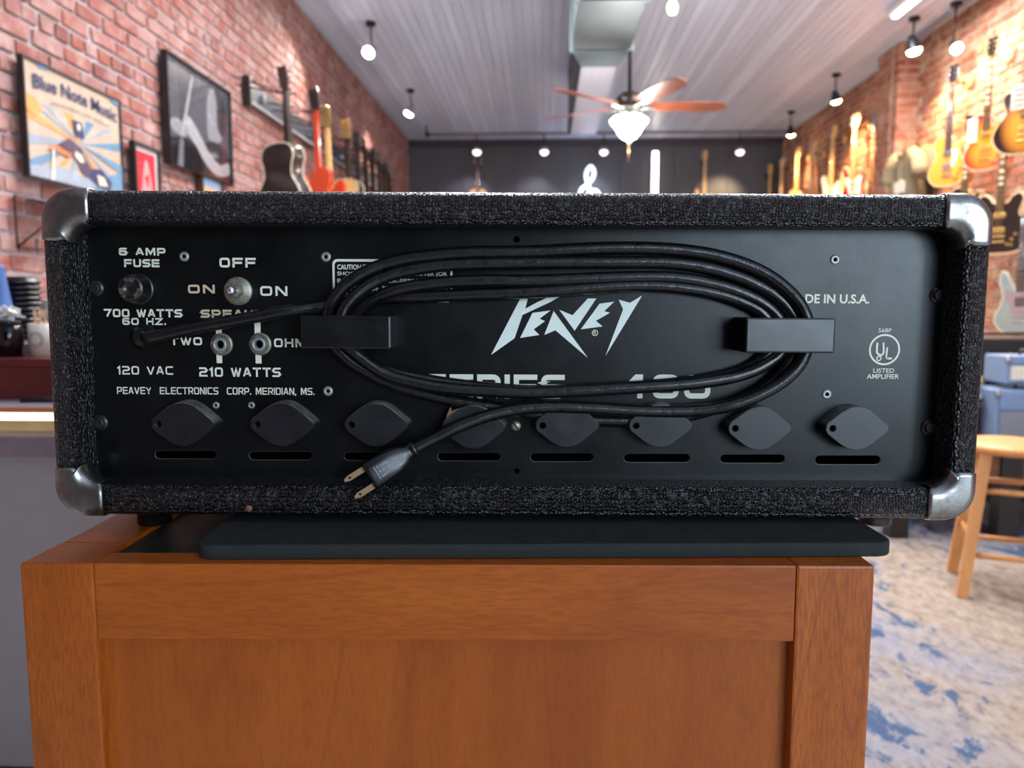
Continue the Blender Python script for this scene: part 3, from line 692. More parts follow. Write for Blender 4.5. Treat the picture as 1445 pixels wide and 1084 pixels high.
for (px, py, shp, top, side, nk, lab) in LG:
    p = on_x(px, py, XG)
    back_top, back_side = top, side
    g = guitar(shp, top, side, nk, M_rosew, m_dk if px != 493 and px != 465 else M_gold, lab, (p.x, p.y, p.z - GTOP), PI - (0.5 if px == 406 else 0.3), 'guitars hanging on the left rail', binding=(shp == 'acoustic'), tilt=0.03)
    t = thing('hanger_arm', 'wire arms holding the ' + ' '.join(lab.replace(',', '').split()[:12]), 'hanger', (p.x, p.y - 0.0, p.z - 0.17), 0, 'wire arms of the left rail')
    w = XL + 0.046 - p.x
    MB().tube([(w, -0.02, RZ + 0.02 - (p.z - 0.17)), (-0.05, -0.01, 0.0), (-0.02, -0.04, 0), (0.0, -0.05, 0.0), (0.04, -0.045, 0.015)], 0.005, 6).build('wire', M_black, t)
    MB().tube([(w, 0.05, RZ - 0.02 - (p.z - 0.17)), (-0.05, 0.03, -0.0), (-0.02, 0.04, 0), (0.0, 0.05, 0.0), (0.04, 0.045, 0.015)], 0.005, 6).build('wire', M_black, t)

# far wall guitars
for (px, py, shp, a_, b_, c_, lab) in ((674, 218, 'acoustic', m_nat, m_mah, m_mah, 'pale acoustic guitar hanging on the far wall left of the clef sign'),
                                  (995, 212, 'double', m_nat, m_amber, M_maple, 'natural wood guitar hanging on the far wall right of the light tube'),
                                  (1087, 232, 'double', m_white, m_amber, M_maple, 'guitar half hidden on the far wall at the right corner')):
    p = on_y(px, py, YF - 0.14)
    guitar(shp, a_, b_, c_, c_, M_maple if c_ is M_maple else m_mah, lab, (p.x, p.y, p.z - GTOP), 0, 'guitars on the far wall', binding=False)
    t = thing('guitar_hanger', 'dark hanger of the ' + ' '.join(lab.split()[:12]), 'guitar hanger', (p.x, p.y, p.z - 0.16))
    MB().box((0, 0.10, 0), (0.07, 0.03, 0.10)).build('wall_block', M_black, t)
    MB().tube([(0, 0.1, 0), (0, 0.02, 0), (0.04, 0.0, 0.01)], 0.006, 6).build('yoke', M_darkmetal, t)

# round metal sign
p = on_x(1239, 168, XR - 0.03)
t = thing('round_metal_sign', 'round grey metal sign with raised rings on the right wall beside the pilaster', 'sign', p, -PI / 2)
MB().lathe([(0, 0), (0.16, 0), (0.165, 0.008), (0.165, 0.02), (0, 0.02)], (0, 0.02, 0), (0, -1, 0), n=32).build('disc', plain('sign_grey', srgb(96, 100, 112), 0.35, 0.6), t)
for r in (0.05, 0.085, 0.12, 0.15): MB().tube([(r * math.cos(a * PI / 16), -0.001, r * math.sin(a * PI / 16)) for a in range(32)], 0.006, 6, closed=True).build('ring', M_steel, t)

# tan shirts on a hanger
def shirt(px, py, X, rz, col, label, s=1.0, print_=True):
    p = on_x(px, py, X); t = thing('hanging_shirt', label, 'shirt', (p.x, p.y, p.z - 0.72 * s), math.radians(rz), 'shirts hanging by the pilaster')
    o = [(-.22, 0), (.22, 0), (.215, .2), (.21, .42), (.30, .38), (.36, .48), (.24, .63), (.11, .70), (.07, .665), (0, .65), (-.07, .665), (-.11, .70), (-.24, .63), (-.36, .48), (-.30, .38), (-.21, .42), (-.215, .2)]
    n = len(o); m = MB()
    # front and back grids with folds
    for fy, sgn in ((-1, -1), (1, 1)):
        gx = 24; gz = 14; vs = []
        for j in range(gz + 1):
            z = 0.63 * j / gz; w = 0.22 if z < 0.45 else 0.22 - (z - 0.45) * 0.35
            for i in range(gx + 1):
                x = -w + 2 * w * i / gx
                y = fy * 0.02 * math.cos(x / w * PI / 2 * 0.98) + 0.014 * math.sin(x * 38 + z * 3) * (1 - z)
                vs.append((x * s, y, z * s))
        m.add(vs, [(j * (gx + 1) + i, j * (gx + 1) + i + 1, (j + 1) * (gx + 1) + i + 1, (j + 1) * (gx + 1) + i) for j in range(gz) for i in range(gx)], True)
    m.build('shirt_body', col, t)
    for sx in (-1, 1):
        MB().tube([(sx * 0.13 * s, 0, 0.62 * s), (sx * 0.22 * s, 0, 0.55 * s), (sx * 0.27 * s, 0, 0.44 * s), (sx * 0.29 * s, 0, 0.38 * s)], [0.05 * s, 0.07 * s, 0.075 * s, 0.08 * s], 12).build('sleeve', col, t)
    MB().tube([(0.08 * math.cos(a * PI / 8), -0.01 - 0.02 * math.sin(a * PI / 8), 0.63 * s + 0.035 * math.cos(a * PI / 4) * 0.5) for a in range(16)], 0.009, 6, closed=True).build('collar', col, t)
    if print_:
        MB().prism([(-.09, .28), (-.04, .26), (.03, .27), (.10, .26), (.09, .36), (.02, .39), (-.05, .37), (-.1, .38)], -0.040, -0.036).build('print', plain('shirt_print', srgb(206, 200, 186), 0.8), t)
    MB().tube([(-.16 * s, 0, .60 * s), (0, 0, .68 * s), (.16 * s, 0, .60 * s)], 0.006, 6).tube([(0, 0, .68 * s), (0, 0, .73 * s), (0.02, 0, .75 * s), (0.035, 0, .735 * s)], 0.003, 6).build('clothes_hanger', M_darkmetal, t)
m_tan = plain('tan_cotton', srgb(128, 114, 88), 0.9, 0, 0.12, 20); m_tan2 = plain('olive_cotton', srgb(98, 84, 62), 0.9, 0, 0.12, 20)
shirt(1278, 202, XR - 0.26, -86, m_tan, 'tan t-shirt with pale chest print hanging beside the brick pilaster')
shirt(1294, 198, XR - 0.085, -84, m_tan2, 'olive brown t-shirt hanging behind the tan one', 1.0, False)

# ================================================================ LEFT WALL PICTURES
def text_mesh(s, bold=0.0):
    c = bpy.data.curves.new('txt', 'FONT'); c.body = s; c.size = 1; c.extrude = 0; c.offset = bold; c.fill_mode = 'FRONT'; c.resolution_u = 3
    o = bpy.data.objects.new('txt', c); COL.objects.link(o)
    dg = bpy.context.evaluated_depsgraph_get(); me = bpy.data.meshes.new_from_object(o.evaluated_get(dg))
    vs = [v.co.copy() for v in me.vertices]; fs = [list(p.vertices) for p in me.polygons]
    bpy.data.objects.remove(o); bpy.data.curves.remove(c); bpy.data.meshes.remove(me)
    return vs, fs
def text_rect(mb, s, x0, z0, x1, z1, y, bold=0.0, shear=0.0, mi=0, arc=0.0, taper=None):
    """fit lettering into a rectangle of the x/z plane at depth y (facing -y)"""
    vs, fs = text_mesh(s, bold)
    ax, bx_ = min(v.x for v in vs), max(v.x for v in vs); ay, by_ = min(v.y for v in vs), max(v.y for v in vs)
    out = []
    for v in vs:
        u = (v.x - ax) / (bx_ - ax); w = (v.y - ay) / (by_ - ay)
        hh = 1.0 if taper is None else taper(u)
        out.append((x0 + u * (x1 - x0) + shear * w * (z1 - z0), y, z0 + w * (z1 - z0) * hh + (0 if taper is None else (1 - hh) * (z1 - z0) / 2) + arc * (1 - (2 * u - 1) ** 2)))
    mb.add(out, fs, False, mi)
def picture(px0, pyt, pyb, px1, X=XL + 0.04):
    a = on_x(px0, pyt, X); b = on_x(px0, pyb, X); c = on_x(px1, pyt, X)
    return a.y, c.y, b.z, a.z
def frame(name, label, cat, px0, pyt, pyb, px1, fm, fwid=0.018, dep=0.03, group=None):
    y0, y1, z0, z1 = picture(px0, pyt, pyb, px1)
    # local: x along +Y(world), facing +X ; rotz=+90: local -y -> +X, local x -> +Y
    w, h = y1 - y0, z1 - z0
    t = thing(name, label, cat, (XL + 0.045, y0, z0), PI / 2, group)
    m = MB()
    m.b2((0, -dep / 2, 0), (w, dep / 2, fwid)); m.b2((0, -dep / 2, h - fwid), (w, dep / 2, h)); m.b2((0, -dep / 2, fwid), (fwid, dep / 2, h - fwid)); m.b2((w - fwid, -dep / 2, fwid), (w, dep / 2, h - fwid))
    m.build('frame', fm, t)
    return t, w, h
def cols(*names): return [plain('ink_%d_%d_%d' % c, srgb(*c), 0.5, 0, 0.08, 12) for c in names]
def m_glossprint(c): 
    return plain('glazed_%d_%d_%d' % c, srgb(*c), 0.25, 0, 0.1, 10, 0.5, 0.7)
pf, w, h = frame('framed_poster', 'black framed blue and orange music shop poster on the left brick wall', 'poster', 25, 75, 246, 162, M_black, 0.008, 0.025)
inks = [(200, 176, 156), (110, 146, 172), (232, 160, 96), (66, 70, 104), (160, 168, 180), (96, 78, 96), (206, 128, 88), (226, 212, 190)]
mats = [m_glossprint(c) for c in inks]
m = MB(); L = [0]
def P(pts, mi):
    L[0] += 1; m.add([(x * w, -0.002 - 0.00025 * L[0], z * h) for x, z in pts], [list(range(len(pts)))], False, mi)
P([(0, 0), (1, 0), (1, 1), (0, 1)], 0)
cx_, cz_ = 0.52, 0.42
for k in range(16):
    a = PI * 2 * k / 16 + 0.1; b = a + PI / 20
    r = 0.6
    pts = [(cx_, cz_), (min(1, max(0, cx_ + r * math.cos(a))), min(0.66, max(0, cz_ + r * math.sin(a)))), (min(1, max(0, cx_ + r * math.cos(b))), min(0.66, max(0, cz_ + r * math.sin(b))))]
    P(pts, (1, 2, 4)[k % 3])
P([(0, 0), (1, 0), (1, .18), (.8, .22), (.55, .12), (.3, .16), (0, .10)], 4); P([(.6, 0), (1, 0), (1, .28), (.82, .2)], 1)
P([(.12, 1), (.26, 1), (.22, .955), (.15, .95)], 1); P([(.85, 1), (1, 1), (1, .93), (.9, .95)], 1)
P([(0, .7), (.1, .68), (.16, .6), (.1, .52), (0, .58)], 2)
P([(.4, .44), (.52, .38), (.62, .22), (.74, .16), (.66, .08), (.52, .16), (.44, .28), (.3, .36)], 5); P([(.46, .34), (.52, .32), (.55, .26), (.5, .25), (.45, .29)], 7)
P([(.62, .22), (.74, .24), (.85, .14), (.83, .05), (.68, .06), (.6, .14)], 3); P([(.68, .18), (.76, .17), (.80, .09), (.7, .08)], 7)
P([(.44, .62), (.54, .62), (.56, .48), (.47, .48)], 3); P([(.49, .60), (.52, .60), (.52, .54), (.49, .54)], 7)
P([(.18, .28), (.28, .34), (.42, .3), (.4, .26), (.26, .28)], 6)
P([(.2, .02), (.23, .02), (.25, .3), (.23, .3)], 7)
L[0] += 1
text_rect(m, 'Blue Note Music', 0.09 * w, 0.76 * h, 0.95 * w, 0.88 * h, -0.008, 0.02, 0, 3, 0.03 * h)
text_rect(m, 'INSTRUMENTS AND LESSONS', 0.25 * w, 0.68 * h, 0.85 * w, 0.705 * h, -0.008, 0.0, 0, 5, 0.02 * h)
m.weld = False; m.build('poster_print', mats, pf)
pf2, w, h = frame('canvas_photo_print', 'large black and white photograph of a musician with clarinet on the left brick wall', 'picture', 229, 69, 228, 318, M_black, 0.004, 0.04)
m = MB(); L = [0]
gs = [(74, 74, 80), (40, 40, 44), (112, 110, 116), (160, 156, 160), (22, 22, 26), (136, 132, 138)]
P([(0, 0), (1, 0), (1, 1), (0, 1)], 0); P([(0, 0), (1, 0), (1, .3), (.6, .22), (.3, .30), (0, .25)], 4)
P([(p.x, p.y) for p in catmull([(.62, .4), (.6, .6), (.62, .8), (.7, .92), (.82, .9), (.88, .75), (.86, .5), (.78, .4)], 4, True)], 5)   # head
P([(p.x, p.y) for p in catmull([(.78, .55), (.78, .8), (.74, .93), (.84, .95), (.92, .8), (.9, .5)], 4, True)], 1)                        # hair
P([(p.x, p.y) for p in catmull([(.5, .0), (.52, .25), (.62, .38), (.85, .38), (.98, .25), (1.0, .0)], 4)] + [(.5, 0)], 1)                 # shoulder
P([(p.x, p.y) for p in catmull([(.24, .46), (.32, .52), (.45, .42), (.62, .26), (.8, .18), (.95, .24), (.96, .12), (.75, .06), (.55, .14), (.4, .28), (.28, .36)], 4, True)], 3)  # forearm
P([(p.x, p.y) for p in catmull([(.04, .38), (.1, .44), (.25, .43), (.3, .36), (.22, .3), (.08, .32)], 4, True)], 5)                       # other hand
P([(.18, .30), (.22, .30), (.40, .90), (.365, .90)], 3)                                                                                   # instrument
P([(.35, .88), (.42, .88), (.41, .93), (.36, .93)], 2)
P([(.12, 0), (.2, 0), (.22, .28), (.17, .28)], 2)
m.weld = False; m.build('photo_print', [m_glossprint(c) for c in gs], pf2)
pf3, w, h = frame('framed_poster', 'small black framed red print below and between the two large pictures', 'poster', 184, 198, 300, 220, M_black, 0.015, 0.03)
m = MB(); L = [0]
P([(0, 0), (1, 0), (1, 1), (0, 1)], 0); P([(.14, .1), (.86, .1), (.86, .9), (.14, .9)], 1); P([(p.x, p.y) for p in catmull([(.3, .3), (.4, .65), (.5, .8), (.65, .6), (.7, .35), (.5, .2)], 4, True)], 2)
P([(.4, .55), (.6, .6), (.55, .4)], 1); m.weld = False
m.build('poster_print', [m_glossprint(c) for c in ((210, 206, 204), (200, 52, 64), (228, 150, 150))], pf3)
pf4, w, h = frame('framed_poster', 'small framed blue and orange print under the musician photograph', 'poster', 281, 242, 300, 310, plain('brown_frame', srgb(70, 44, 30), 0.4), 0.015, 0.03)
m = MB(); L = [0]
P([(0, 0), (1, 0), (1, 1), (0, 1)], 0); P([(.05, .7), (.95, .7), (.95, .97), (.05, .97)], 1); P([(.2, .1), (.8, .1), (.7, .6), (.3, .6)], 2); m.weld = False
m.build('poster_print', [m_glossprint(c) for c in ((214, 178, 130), (120, 160, 196), (206, 120, 70))], pf4)

# wall rack with leaflets on left wall behind the corner
a = on_x(30, 268, XL + 0.05)
t = thing('leaflet_rack', 'small dark wire rack holding a pale leaflet on the left brick wall', 'rack', (XL + 0.02, a.y, a.z - 0.22), PI / 2)
r_ = MB()
for x in (0, 0.26):
    r_.tube([(x, 0, 0), (x, 0, 0.2), (x, -0.16, 0.16), (x, -0.16, 0.12), (x, 0, 0.0)], 0.004, 6)
for (y, z) in ((0, 0), (-0.16, 0.16), (0, 0.2), (-0.16, 0.12)): r_.tube([(0, y, z), (0.26, y, z)], 0.004, 6)
r_.build('wire_frame', M_darkmetal, t)
lf = MB().box((0.13, -0.085, 0.185), (0.24, 0.19, 0.004), Matrix.Rotation(math.radians(12), 4, 'X')).build('leaflet', plain('leaflet_paper', srgb(196, 196, 210), 0.4), t)
MB().box((0.16, -0.085, 0.190), (0.09, 0.08, 0.003), Matrix.Rotation(math.radians(12), 4, 'X')).build('leaflet_picture', plain('leaflet_ink', srgb(110, 130, 140), 0.5), t)

# ================================================================ LEFT COUNTER
DY = 1.60
def cz(py, Y): return on_y(30, py, Y).z
xr_ = -0.62
ctr = thing('display_counter', 'grey counter with a lit glass display top at the left edge', 'counter', ((XL + xr_) / 2 + 0.03, DY, 0))
cw = xr_ - XL - 0.08
zt, z1_, z2_, z3_, z4_ = cz(574, DY), cz(583, DY), cz(593, DY), cz(616, DY), cz(646, DY)
MB().b2((-cw / 2, 0.02, 0.06), (cw / 2, 0.62, z4_), ch=0.002).build('base', M_greywall, ctr)
MB().b2((-cw / 2, 0.05, 0), (cw / 2, 0.6, 0.06)).build('plinth', M_black, ctr)
MB().b2((-cw / 2 - 0.005, 0, z4_), (cw / 2 + 0.005, 0.63, z3_), ch=0.003).build('band', plain('grey_metal_band', srgb(132, 128, 138), 0.35, 0.4), ctr)
g = N('display_glass'); g.set((0.95, 0.98, 0.97, 1), 0.03); g.b.inputs['Transmission Weight'].default_value = 1.0; g.b.inputs['IOR'].default_value = 1.1
MB().b2((-cw / 2, 0.004, z3_), (cw / 2, 0.008, z2_)).build('glass_front', g.m, ctr)
MB().b2((-cw / 2, 0.075, z3_), (cw / 2, 0.085, z2_)).build('display_back', plain('cream_lining', srgb(206, 182, 152), 0.7), ctr)
MB().b2((-cw / 2, 0.0, z2_), (cw / 2, 0.02, z1_), ch=0.002).build('light_strip', glow('led_strip', (1.0, 0.86, 0.6), 2.2), ctr)
MB().b2((-cw / 2, 0.0, z1_), (cw / 2, 0.012, zt - 0.001)).build('wood_edge', plain('tan_edge', srgb(176, 120, 92), 0.5), ctr)
MB().b2((-cw / 2 - 0.005, 0.012, z1_), (cw / 2 + 0.005, 0.63, zt), ch=0.002).build('top', plain('grey_top', srgb(128, 128, 134), 0.35), ctr)
MB().b2((-cw / 2, 0.022, z2_), (cw / 2, 0.62, z1_)).build('top_lining', M_whiteplastic, ctr)
for xx in (-cw / 2 + 0.006, cw / 2 - 0.006, -0.2, 0.3): MB().b2((xx - 0.006, 0.02, z3_), (xx + 0.006, 0.074, z2_)).build('divider', M_whiteplastic, ctr)
# tape dispenser-like dark thing at edge
q = on_y(57, 572, DY + 0.06)
t = thing('pen', 'small dark pen lying on the counter edge beside the amplifier', 'pen', (q.x, DY + 0.07, zt)); MB().cyl((-0.05, 0, 0.006), (0.05, 0.01, 0.006), 0.006).build('barrel', M_black, t); MB().cyl((0.05, 0.01, 0.006), (0.062, 0.012, 0.006), 0.005, 0.001).build('tip', M_steel, t)
# dark red wooden box on the counter
BY = DY + 0.13; zb = cz(506, BY)
bx = thing('wooden_box', 'dark red wooden box on the grey counter carrying cups and lids', 'box', (-1.32, BY, zt))
MB().b2((-0.62, 0, 0), (0.66, 0.30, zb - zt - 0.018), ch=0.002).build('body', M_redwood, bx)
MB().b2((-0.63, -0.008, zb - zt - 0.018), (0.67, 0.31, zb - zt), ch=0.003).build('lid', M_redwood, bx)
MB().b2((-0.1, -0.004, 0.02), (-0.097, 0.0, 0.075)).build('joint', M_black, bx)
# white holder with stirrers
SX = BY + 0.06
q = on_y(50, 500, SX)
mh = thing('stirrer_holder', 'cream holder with round printed mark and wooden stirrers on the red box', 'holder', (q.x + 0.005, SX + 0.03, zb))
hh = 0.078
MB().lathe([(0, 0.001), (0.033, 0.001), (0.034, hh), (0.031, hh), (0.030, 0.006), (0, 0.006)]).build('cup', plain('cream_ceramic', srgb(206, 200, 186), 0.4), mh)
rg = MB(); 
for R in (0.017, 0.013): rg.tube([(R * math.sin(a * PI / 12), -0.0335 - 0.0 + (1 - math.cos(R * math.sin(a * PI / 12) / 0.034)) * 0.034, hh * 0.52 + R * math.cos(a * PI / 12)) for a in range(24)], 0.0012, 5, closed=True)
rg.build('round_mark', plain('mark_ink', srgb(150, 142, 140), 0.5), mh)
for k in range(8):
    a = k * 0.8; MB().box((0.016 * math.cos(a), 0.016 * math.sin(a), 0.06), (0.006, 0.002, 0.10), Matrix.Rotation(random.uniform(-0.35, 0.35), 4, 'Y') @ Matrix.Rotation(a, 4, 'Z')).build('stirrer', plain('birch_stick', srgb(204, 170, 138), 0.6), mh)
# black lids stacked
q = on_y(32, 470, SX + 0.16)
for st, (ox, n, col, nm, lab, rr) in enumerate(((0, 14, M_bakelite, 'lid_stack', '', 0.046),)):
    for k in range(n):
        o = thing('cup_lid', ('topmost black plastic cup lid of the stack behind the stirrer holder' if k == n - 1 else 'lowest black plastic cup lid of the stack behind the stirrer holder' if k == 0 else 'black plastic cup lid in the middle of the stack behind the stirrer holder'), 'lid', (q.x + random.uniform(-0.002, 0.002), SX + 0.16, zb + k * 0.0135), 0, 'black lids stacked on the red box')
        if k == 0: lm = MB().lathe([(0.046, 0), (0.048, 0.003), (0.046, 0.006), (0.043, 0.008), (0.040, 0.016), (0.036, 0.017), (0.034, 0.012), (0.0, 0.012)], n=20).mesh('lid', M_bakelite)
        o2 = link('lid', lm, o)
# blue paper cups, stack upside down
q = on_y(-2, 470, SX + 0.05)
m_cup = MB().lathe([(0.0, 0.105), (0.028, 0.105), (0.0285, 0.1), (0.042, 0.004), (0.0435, 0.0), (0.041, 0.0), (0.027, 0.098), (0.0, 0.098)], n=20)
mcu = plain('blue_paper', srgb(40, 84, 150), 0.5); mcr = plain('pale_blue_paper', srgb(168, 192, 220), 0.5)
mcA = m_cup.mesh('cup', mcu); mcB = m_cup.mesh('cup', mcr)
for k in range(9):
    o = thing('paper_cup', ('lowest pale blue paper cup nested upside down at the left edge' if k == 0 else 'pale blue paper cup in the middle of the nested stack at the left edge') if k < 8 else 'blue paper cup on top of the nested stack at the left edge', 'cup', (q.x - 0.01, SX + 0.05, zb + k * 0.009 + 0.04), 0, 'paper cups nested at the left edge')
    link('cup', mcB if k < 8 else mcA, o)
o = thing('coffee_canister', 'black canister below the paper cups at the left edge', 'canister', (q.x + 0.015, SX + 0.05, zb))
MB().lathe([(0, 0.0), (0.05, 0.0), (0.052, 0.03), (0.045, 0.0365), (0, 0.0365)]).build('body', M_bakelite, o)
# dark jar with crinkled packets
q = on_y(14, 480, SX + 0.0)
o = thing('glass_jar', 'dark coffee jar beside the stirrer holder on the red box', 'jar', (q.x, SX + 0.0, zb))
MB().lathe([(0, 0.001), (0.028, 0.001), (0.030, 0.05), (0.026, 0.07), (0.022, 0.075), (0, 0.075)]).build('jar_body', plain('dark_glass', srgb(16, 14, 14), 0.12), o)
MB().lathe([(0.02, 0.075), (0.024, 0.077), (0.024, 0.085), (0, 0.085)]).build('jar_lid', M_bakelite, o)
pk = MB()
for k in range(26):
    pk.box((random.uniform(-0.028, 0.03), random.uniform(-0.02, 0.02), 0.092 + random.uniform(0, 0.02)), (0.022, 0.012, 0.003), Matrix.Rotation(random.uniform(-1, 1), 4, 'X') @ Matrix.Rotation(random.uniform(-1, 1), 4, 'Y') @ Matrix.Rotation(random.uniform(0, 3), 4, 'Z'))
pk.build('sugar_packets', plain('packet_paper', srgb(210, 210, 208), 0.35), o)['kind'] = 'stuff'
q = on_y(56, 470, SX + 0.20)
for k in range(4):
    o = thing('paper_cup', ('lowest ', 'second lowest ', 'second highest ', 'topmost ')[k] + 'white paper cup in the small stack right of the black lids', 'cup', (q.x + 0.02, SX + 0.25, zb + k * 0.012), 0, 'white cups stacked on the red box')
    if k == 0: mwc = MB().lathe([(0, 0.001), (0.028, 0.001), (0.038, 0.095), (0.041, 0.098), (0.038, 0.1), (0.027, 0.01), (0, 0.01)], n=18).mesh('cup', M_whiteplastic)
    link('cup', mwc, o)

# ================================================================ RUG, STOOL, BENCH, AMPS ON THE RIGHT
def m_rug():
    q = N('distressed_rug'); v = q.coord((1, 1, 1)); 
    f1 = q.noise(q.coord((9, 5.5, 1), rot=(0, 0, 0.7)), 1.0, 9, 0.7, 0.6); f2 = q.noise(q.coord((1.5, 1.2, 1)), 1.0, 3, 0.5); f3 = q.noise(q.coord((26, 16, 1), rot=(0, 0, 0.7)), 1, 6, 0.7); f4 = q.noise(v, 420, 2)
    c = q.ramp(f3, [(0.3, srgb(104, 94, 88)), (0.5, srgb(146, 130, 116)), (0.7, srgb(164, 150, 138))])
    c = q.mix(q.ramp(f2, [(0.45, (0, 0, 0)), (0.6, (1, 1, 1))]), c, q.mix(0.45, c, srgb(120, 132, 156)))
    c = q.mix(q.ramp(q.math('ADD', f1, q.math('MULTIPLY', q.math('SUBTRACT', f2, 0.5), 0.35)), [(0.55, (0, 0, 0)), (0.60, (1, 1, 1))]), c, srgb(70, 86, 112))
    q.set(c, 0.95, 0, 0.1); q.bump(q.math('ADD', f4, f3), 0.5, 0.004); return q.m
rug = MB().b2((0.5, 0.5, 0.001), (3.3, 6.2, 0.012)).build('area_rug', m_rug()); tag(rug, 'distressed beige and blue patterned rug covering the floor on the right', 'rug')

# stool
seat_z = 0.585
sc0 = Vector((1.775, 2.99, 0))
fl = on_z(1357, 842, 0.013); bl = on_z(1343, 806, 0.013)
e1 = Vector((fl.x - bl.x, fl.y - bl.y)); ln = e1.length; e1.normalize(); e2 = Vector((-e1.y, e1.x)); 
ctrp = Vector(((fl.x + bl.x) / 2, (fl.y + bl.y) / 2)) + e2 * (ln / 2)
st = thing('wooden_stool', 'natural wood four legged stool with round seat on the rug', 'stool', (ctrp.x, ctrp.y, 0.012), math.atan2(e1.y, e1.x))
hl = ln / 2; ti = 0.095
MB().lathe([(0, 0.0), (0.155, 0.0), (0.17, 0.008), (0.172, 0.022), (0.165, 0.032), (0.12, 0.034), (0, 0.030)], (0, 0, seat_z - 0.034 - 0.012), n=40).build('seat', M_stool, st)
def leg(sx, sy):
    m = MB(); a = Vector((sx * hl, sy * hl, 0)); b = Vector((sx * ti, sy * ti, seat_z - 0.045)); 
    d = (b - a).normalized(); u = Vector((1, 0, 0)); u = (u - d * u.dot(d)).normalized(); w_ = d.cross(u); k = 0.019
    vs = [p + u * (i * k * s_) + w_ * (j * k * s_) for p, s_ in ((a, 1), (b, 1)) for i, j in ((-1, -1), (1, -1), (1, 1), (-1, 1))]
    m.add(vs, [(0, 3, 2, 1), (4, 5, 6, 7), (0, 1, 5, 4), (1, 2, 6, 5), (2, 3, 7, 6), (3, 0, 4, 7)]); return m
for sx in (-1, 1):
    for sy in (-1, 1): leg(sx, sy).build('leg', M_stool, st)
def at(sx, sy, z): f = z / (seat_z - 0.045); k = hl + (ti - hl) * f; return Vector((sx * k, sy * k, z))
for (a, b, z) in (((1, -1), (1, 1), 0.16), ((-1, -1), (-1, 1), 0.16), ((-1, -1), (1, -1), 0.22), ((-1, 1), (1, 1), 0.22), ((1, -1), (1, 1), 0.40), ((-1, -1), (-1, 1), 0.40), ((-1, -1), (1, -1), 0.45), ((-1, 1), (1, 1), 0.45)):
    MB().cyl(at(*a, z), at(*b, z), 0.011, n=10).build('rung', M_stool, st)

# low bench with amps
BYY = 3.62
bn = thing('low_bench', 'dark legged low wooden bench behind the stool carrying amplifiers', 'bench', (0, BYY, 0.012))
zt_b = 0.45
bx0 = on_y(1256, 700, BYY + 0.02).x; bx1 = 3.35
MB().b2((bx0 - 0.03, -0.03, zt_b - 0.04), (bx1, 0.66, zt_b), ch=0.004).build('bench_top', M_darkwood, bn)
MB().b2((bx0 + 0.02, 0.02, 0.27), (bx1 - 0.02, 0.05, zt_b - 0.04)).build('apron', M_midwood, bn)
for (x0, x1) in ((bx0, bx0 + 0.085), (on_y(1412, 700, BYY).x, on_y(1442, 700, BYY).x), (3.24, 3.33)):
    for y in (0.0, 0.54): MB().b2((x0, y, 0), (x1, y + 0.085, zt_b - 0.04), ch=0.003).build('leg', plain('espresso_leg', srgb(34, 24, 20), 0.5), bn)
def amp_box(name, label, x0, x1, y0, dep, z0, z1, m_case, m_grille, m_ctrl, group, split=0.3, knobs=6):
    t = thing(name, label, 'amplifier', ((x0 + x1) / 2, y0, z0), 0, group)
    w = x1 - x0; h = z1 - z0; s = split * h
    MB().b2((-w / 2, 0.012, 0), (w / 2, dep, h), ch=0.008).build('cabinet', m_case, t)
    MB().b2((-w / 2 + 0.02, 0.0, 0.02), (w / 2 - 0.02, 0.014, h - s)).build('grille_cloth', m_grille, t)
    cp_ = MB().b2((-w / 2 + 0.015, 0.002, h - s + 0.012), (w / 2 - 0.015, 0.014, h - 0.015)).build('control_panel', m_ctrl, t)
    for k in range(knobs): MB().cyl((-w / 2 + 0.06 + k * (w - 0.12) / max(1, knobs - 1), 0.002, h - s / 2), (-w / 2 + 0.06 + k * (w - 0.12) / max(1, knobs - 1), -0.014, h - s / 2), 0.011, 0.009, 10).build('knob', M_black, cp_)
    MB().tube([(-w * 0.18, dep / 2, h - 0.002), (-w * 0.16, dep / 2, h + 0.022), (w * 0.16, dep / 2, h + 0.022), (w * 0.18, dep / 2, h - 0.002)], 0.008, 8).build('handle', M_black, t)
    for sx in (-1, 1): MB().box((sx * (w / 2 - 0.01), 0.012, h - 0.012), (0.026, 0.026, 0.026), ch=0.005).build('corner_protector', M_steel, t)
    return t
m_blue = plain('steel_blue_tolex', srgb(118, 138, 168), 0.6, 0, 0.1, 200); m_grey = plain('grey_grille_cloth', srgb(130, 132, 138), 0.9, 0, 0.12, 300)
AY = BYY + 0.08
zz = 0.012 + zt_b
xa = on_y(1405, 600, AY).x
amp_box('combo_amplifier', 'blue and grey combo amplifier on the low bench behind the stool', xa, xa + 0.46, AY, 0.24, zz, on_y(1410, 551, AY).z, m_blue, m_grey, m_blue, 'amplifiers on the bench', 0.42, 0)
xb = on_y(1423, 530, AY + 0.02).x
amp_box('small_amplifier', 'small blue amplifier with cream face stacked on the blue and grey combo', xb, xb + 0.34, AY + 0.03, 0.2, on_y(1410, 551, AY).z + 0.026, on_y(1423, 503, AY + 0.02).z, m_blue, plain('cream_grille', srgb(216, 208, 190), 0.7), m_blue, 'amplifiers on the bench', 0.35, 0)
xc = on_y(1340, 600, AY + 0.4).x
amp_box('speaker_cabinet', 'large black speaker cabinet standing behind the blue amplifiers', xc, xc + 0.95, AY + 0.62, 0.35, 0.012, on_y(1400, 478, AY + 0.62).z, plain('black_vinyl', srgb(24, 24, 24), 0.55, 0, 0.2, 200), plain('black_grille', srgb(14, 14, 15), 0.9), M_black, 'amplifiers on the bench', 0.18, 8)
cb = thing('coiled_cable', 'tan coiled cable lying on the bench left of the blue amplifiers', 'cable', (on_y(1396, 548, AY + 0.1).x, AY + 0.34, zz))
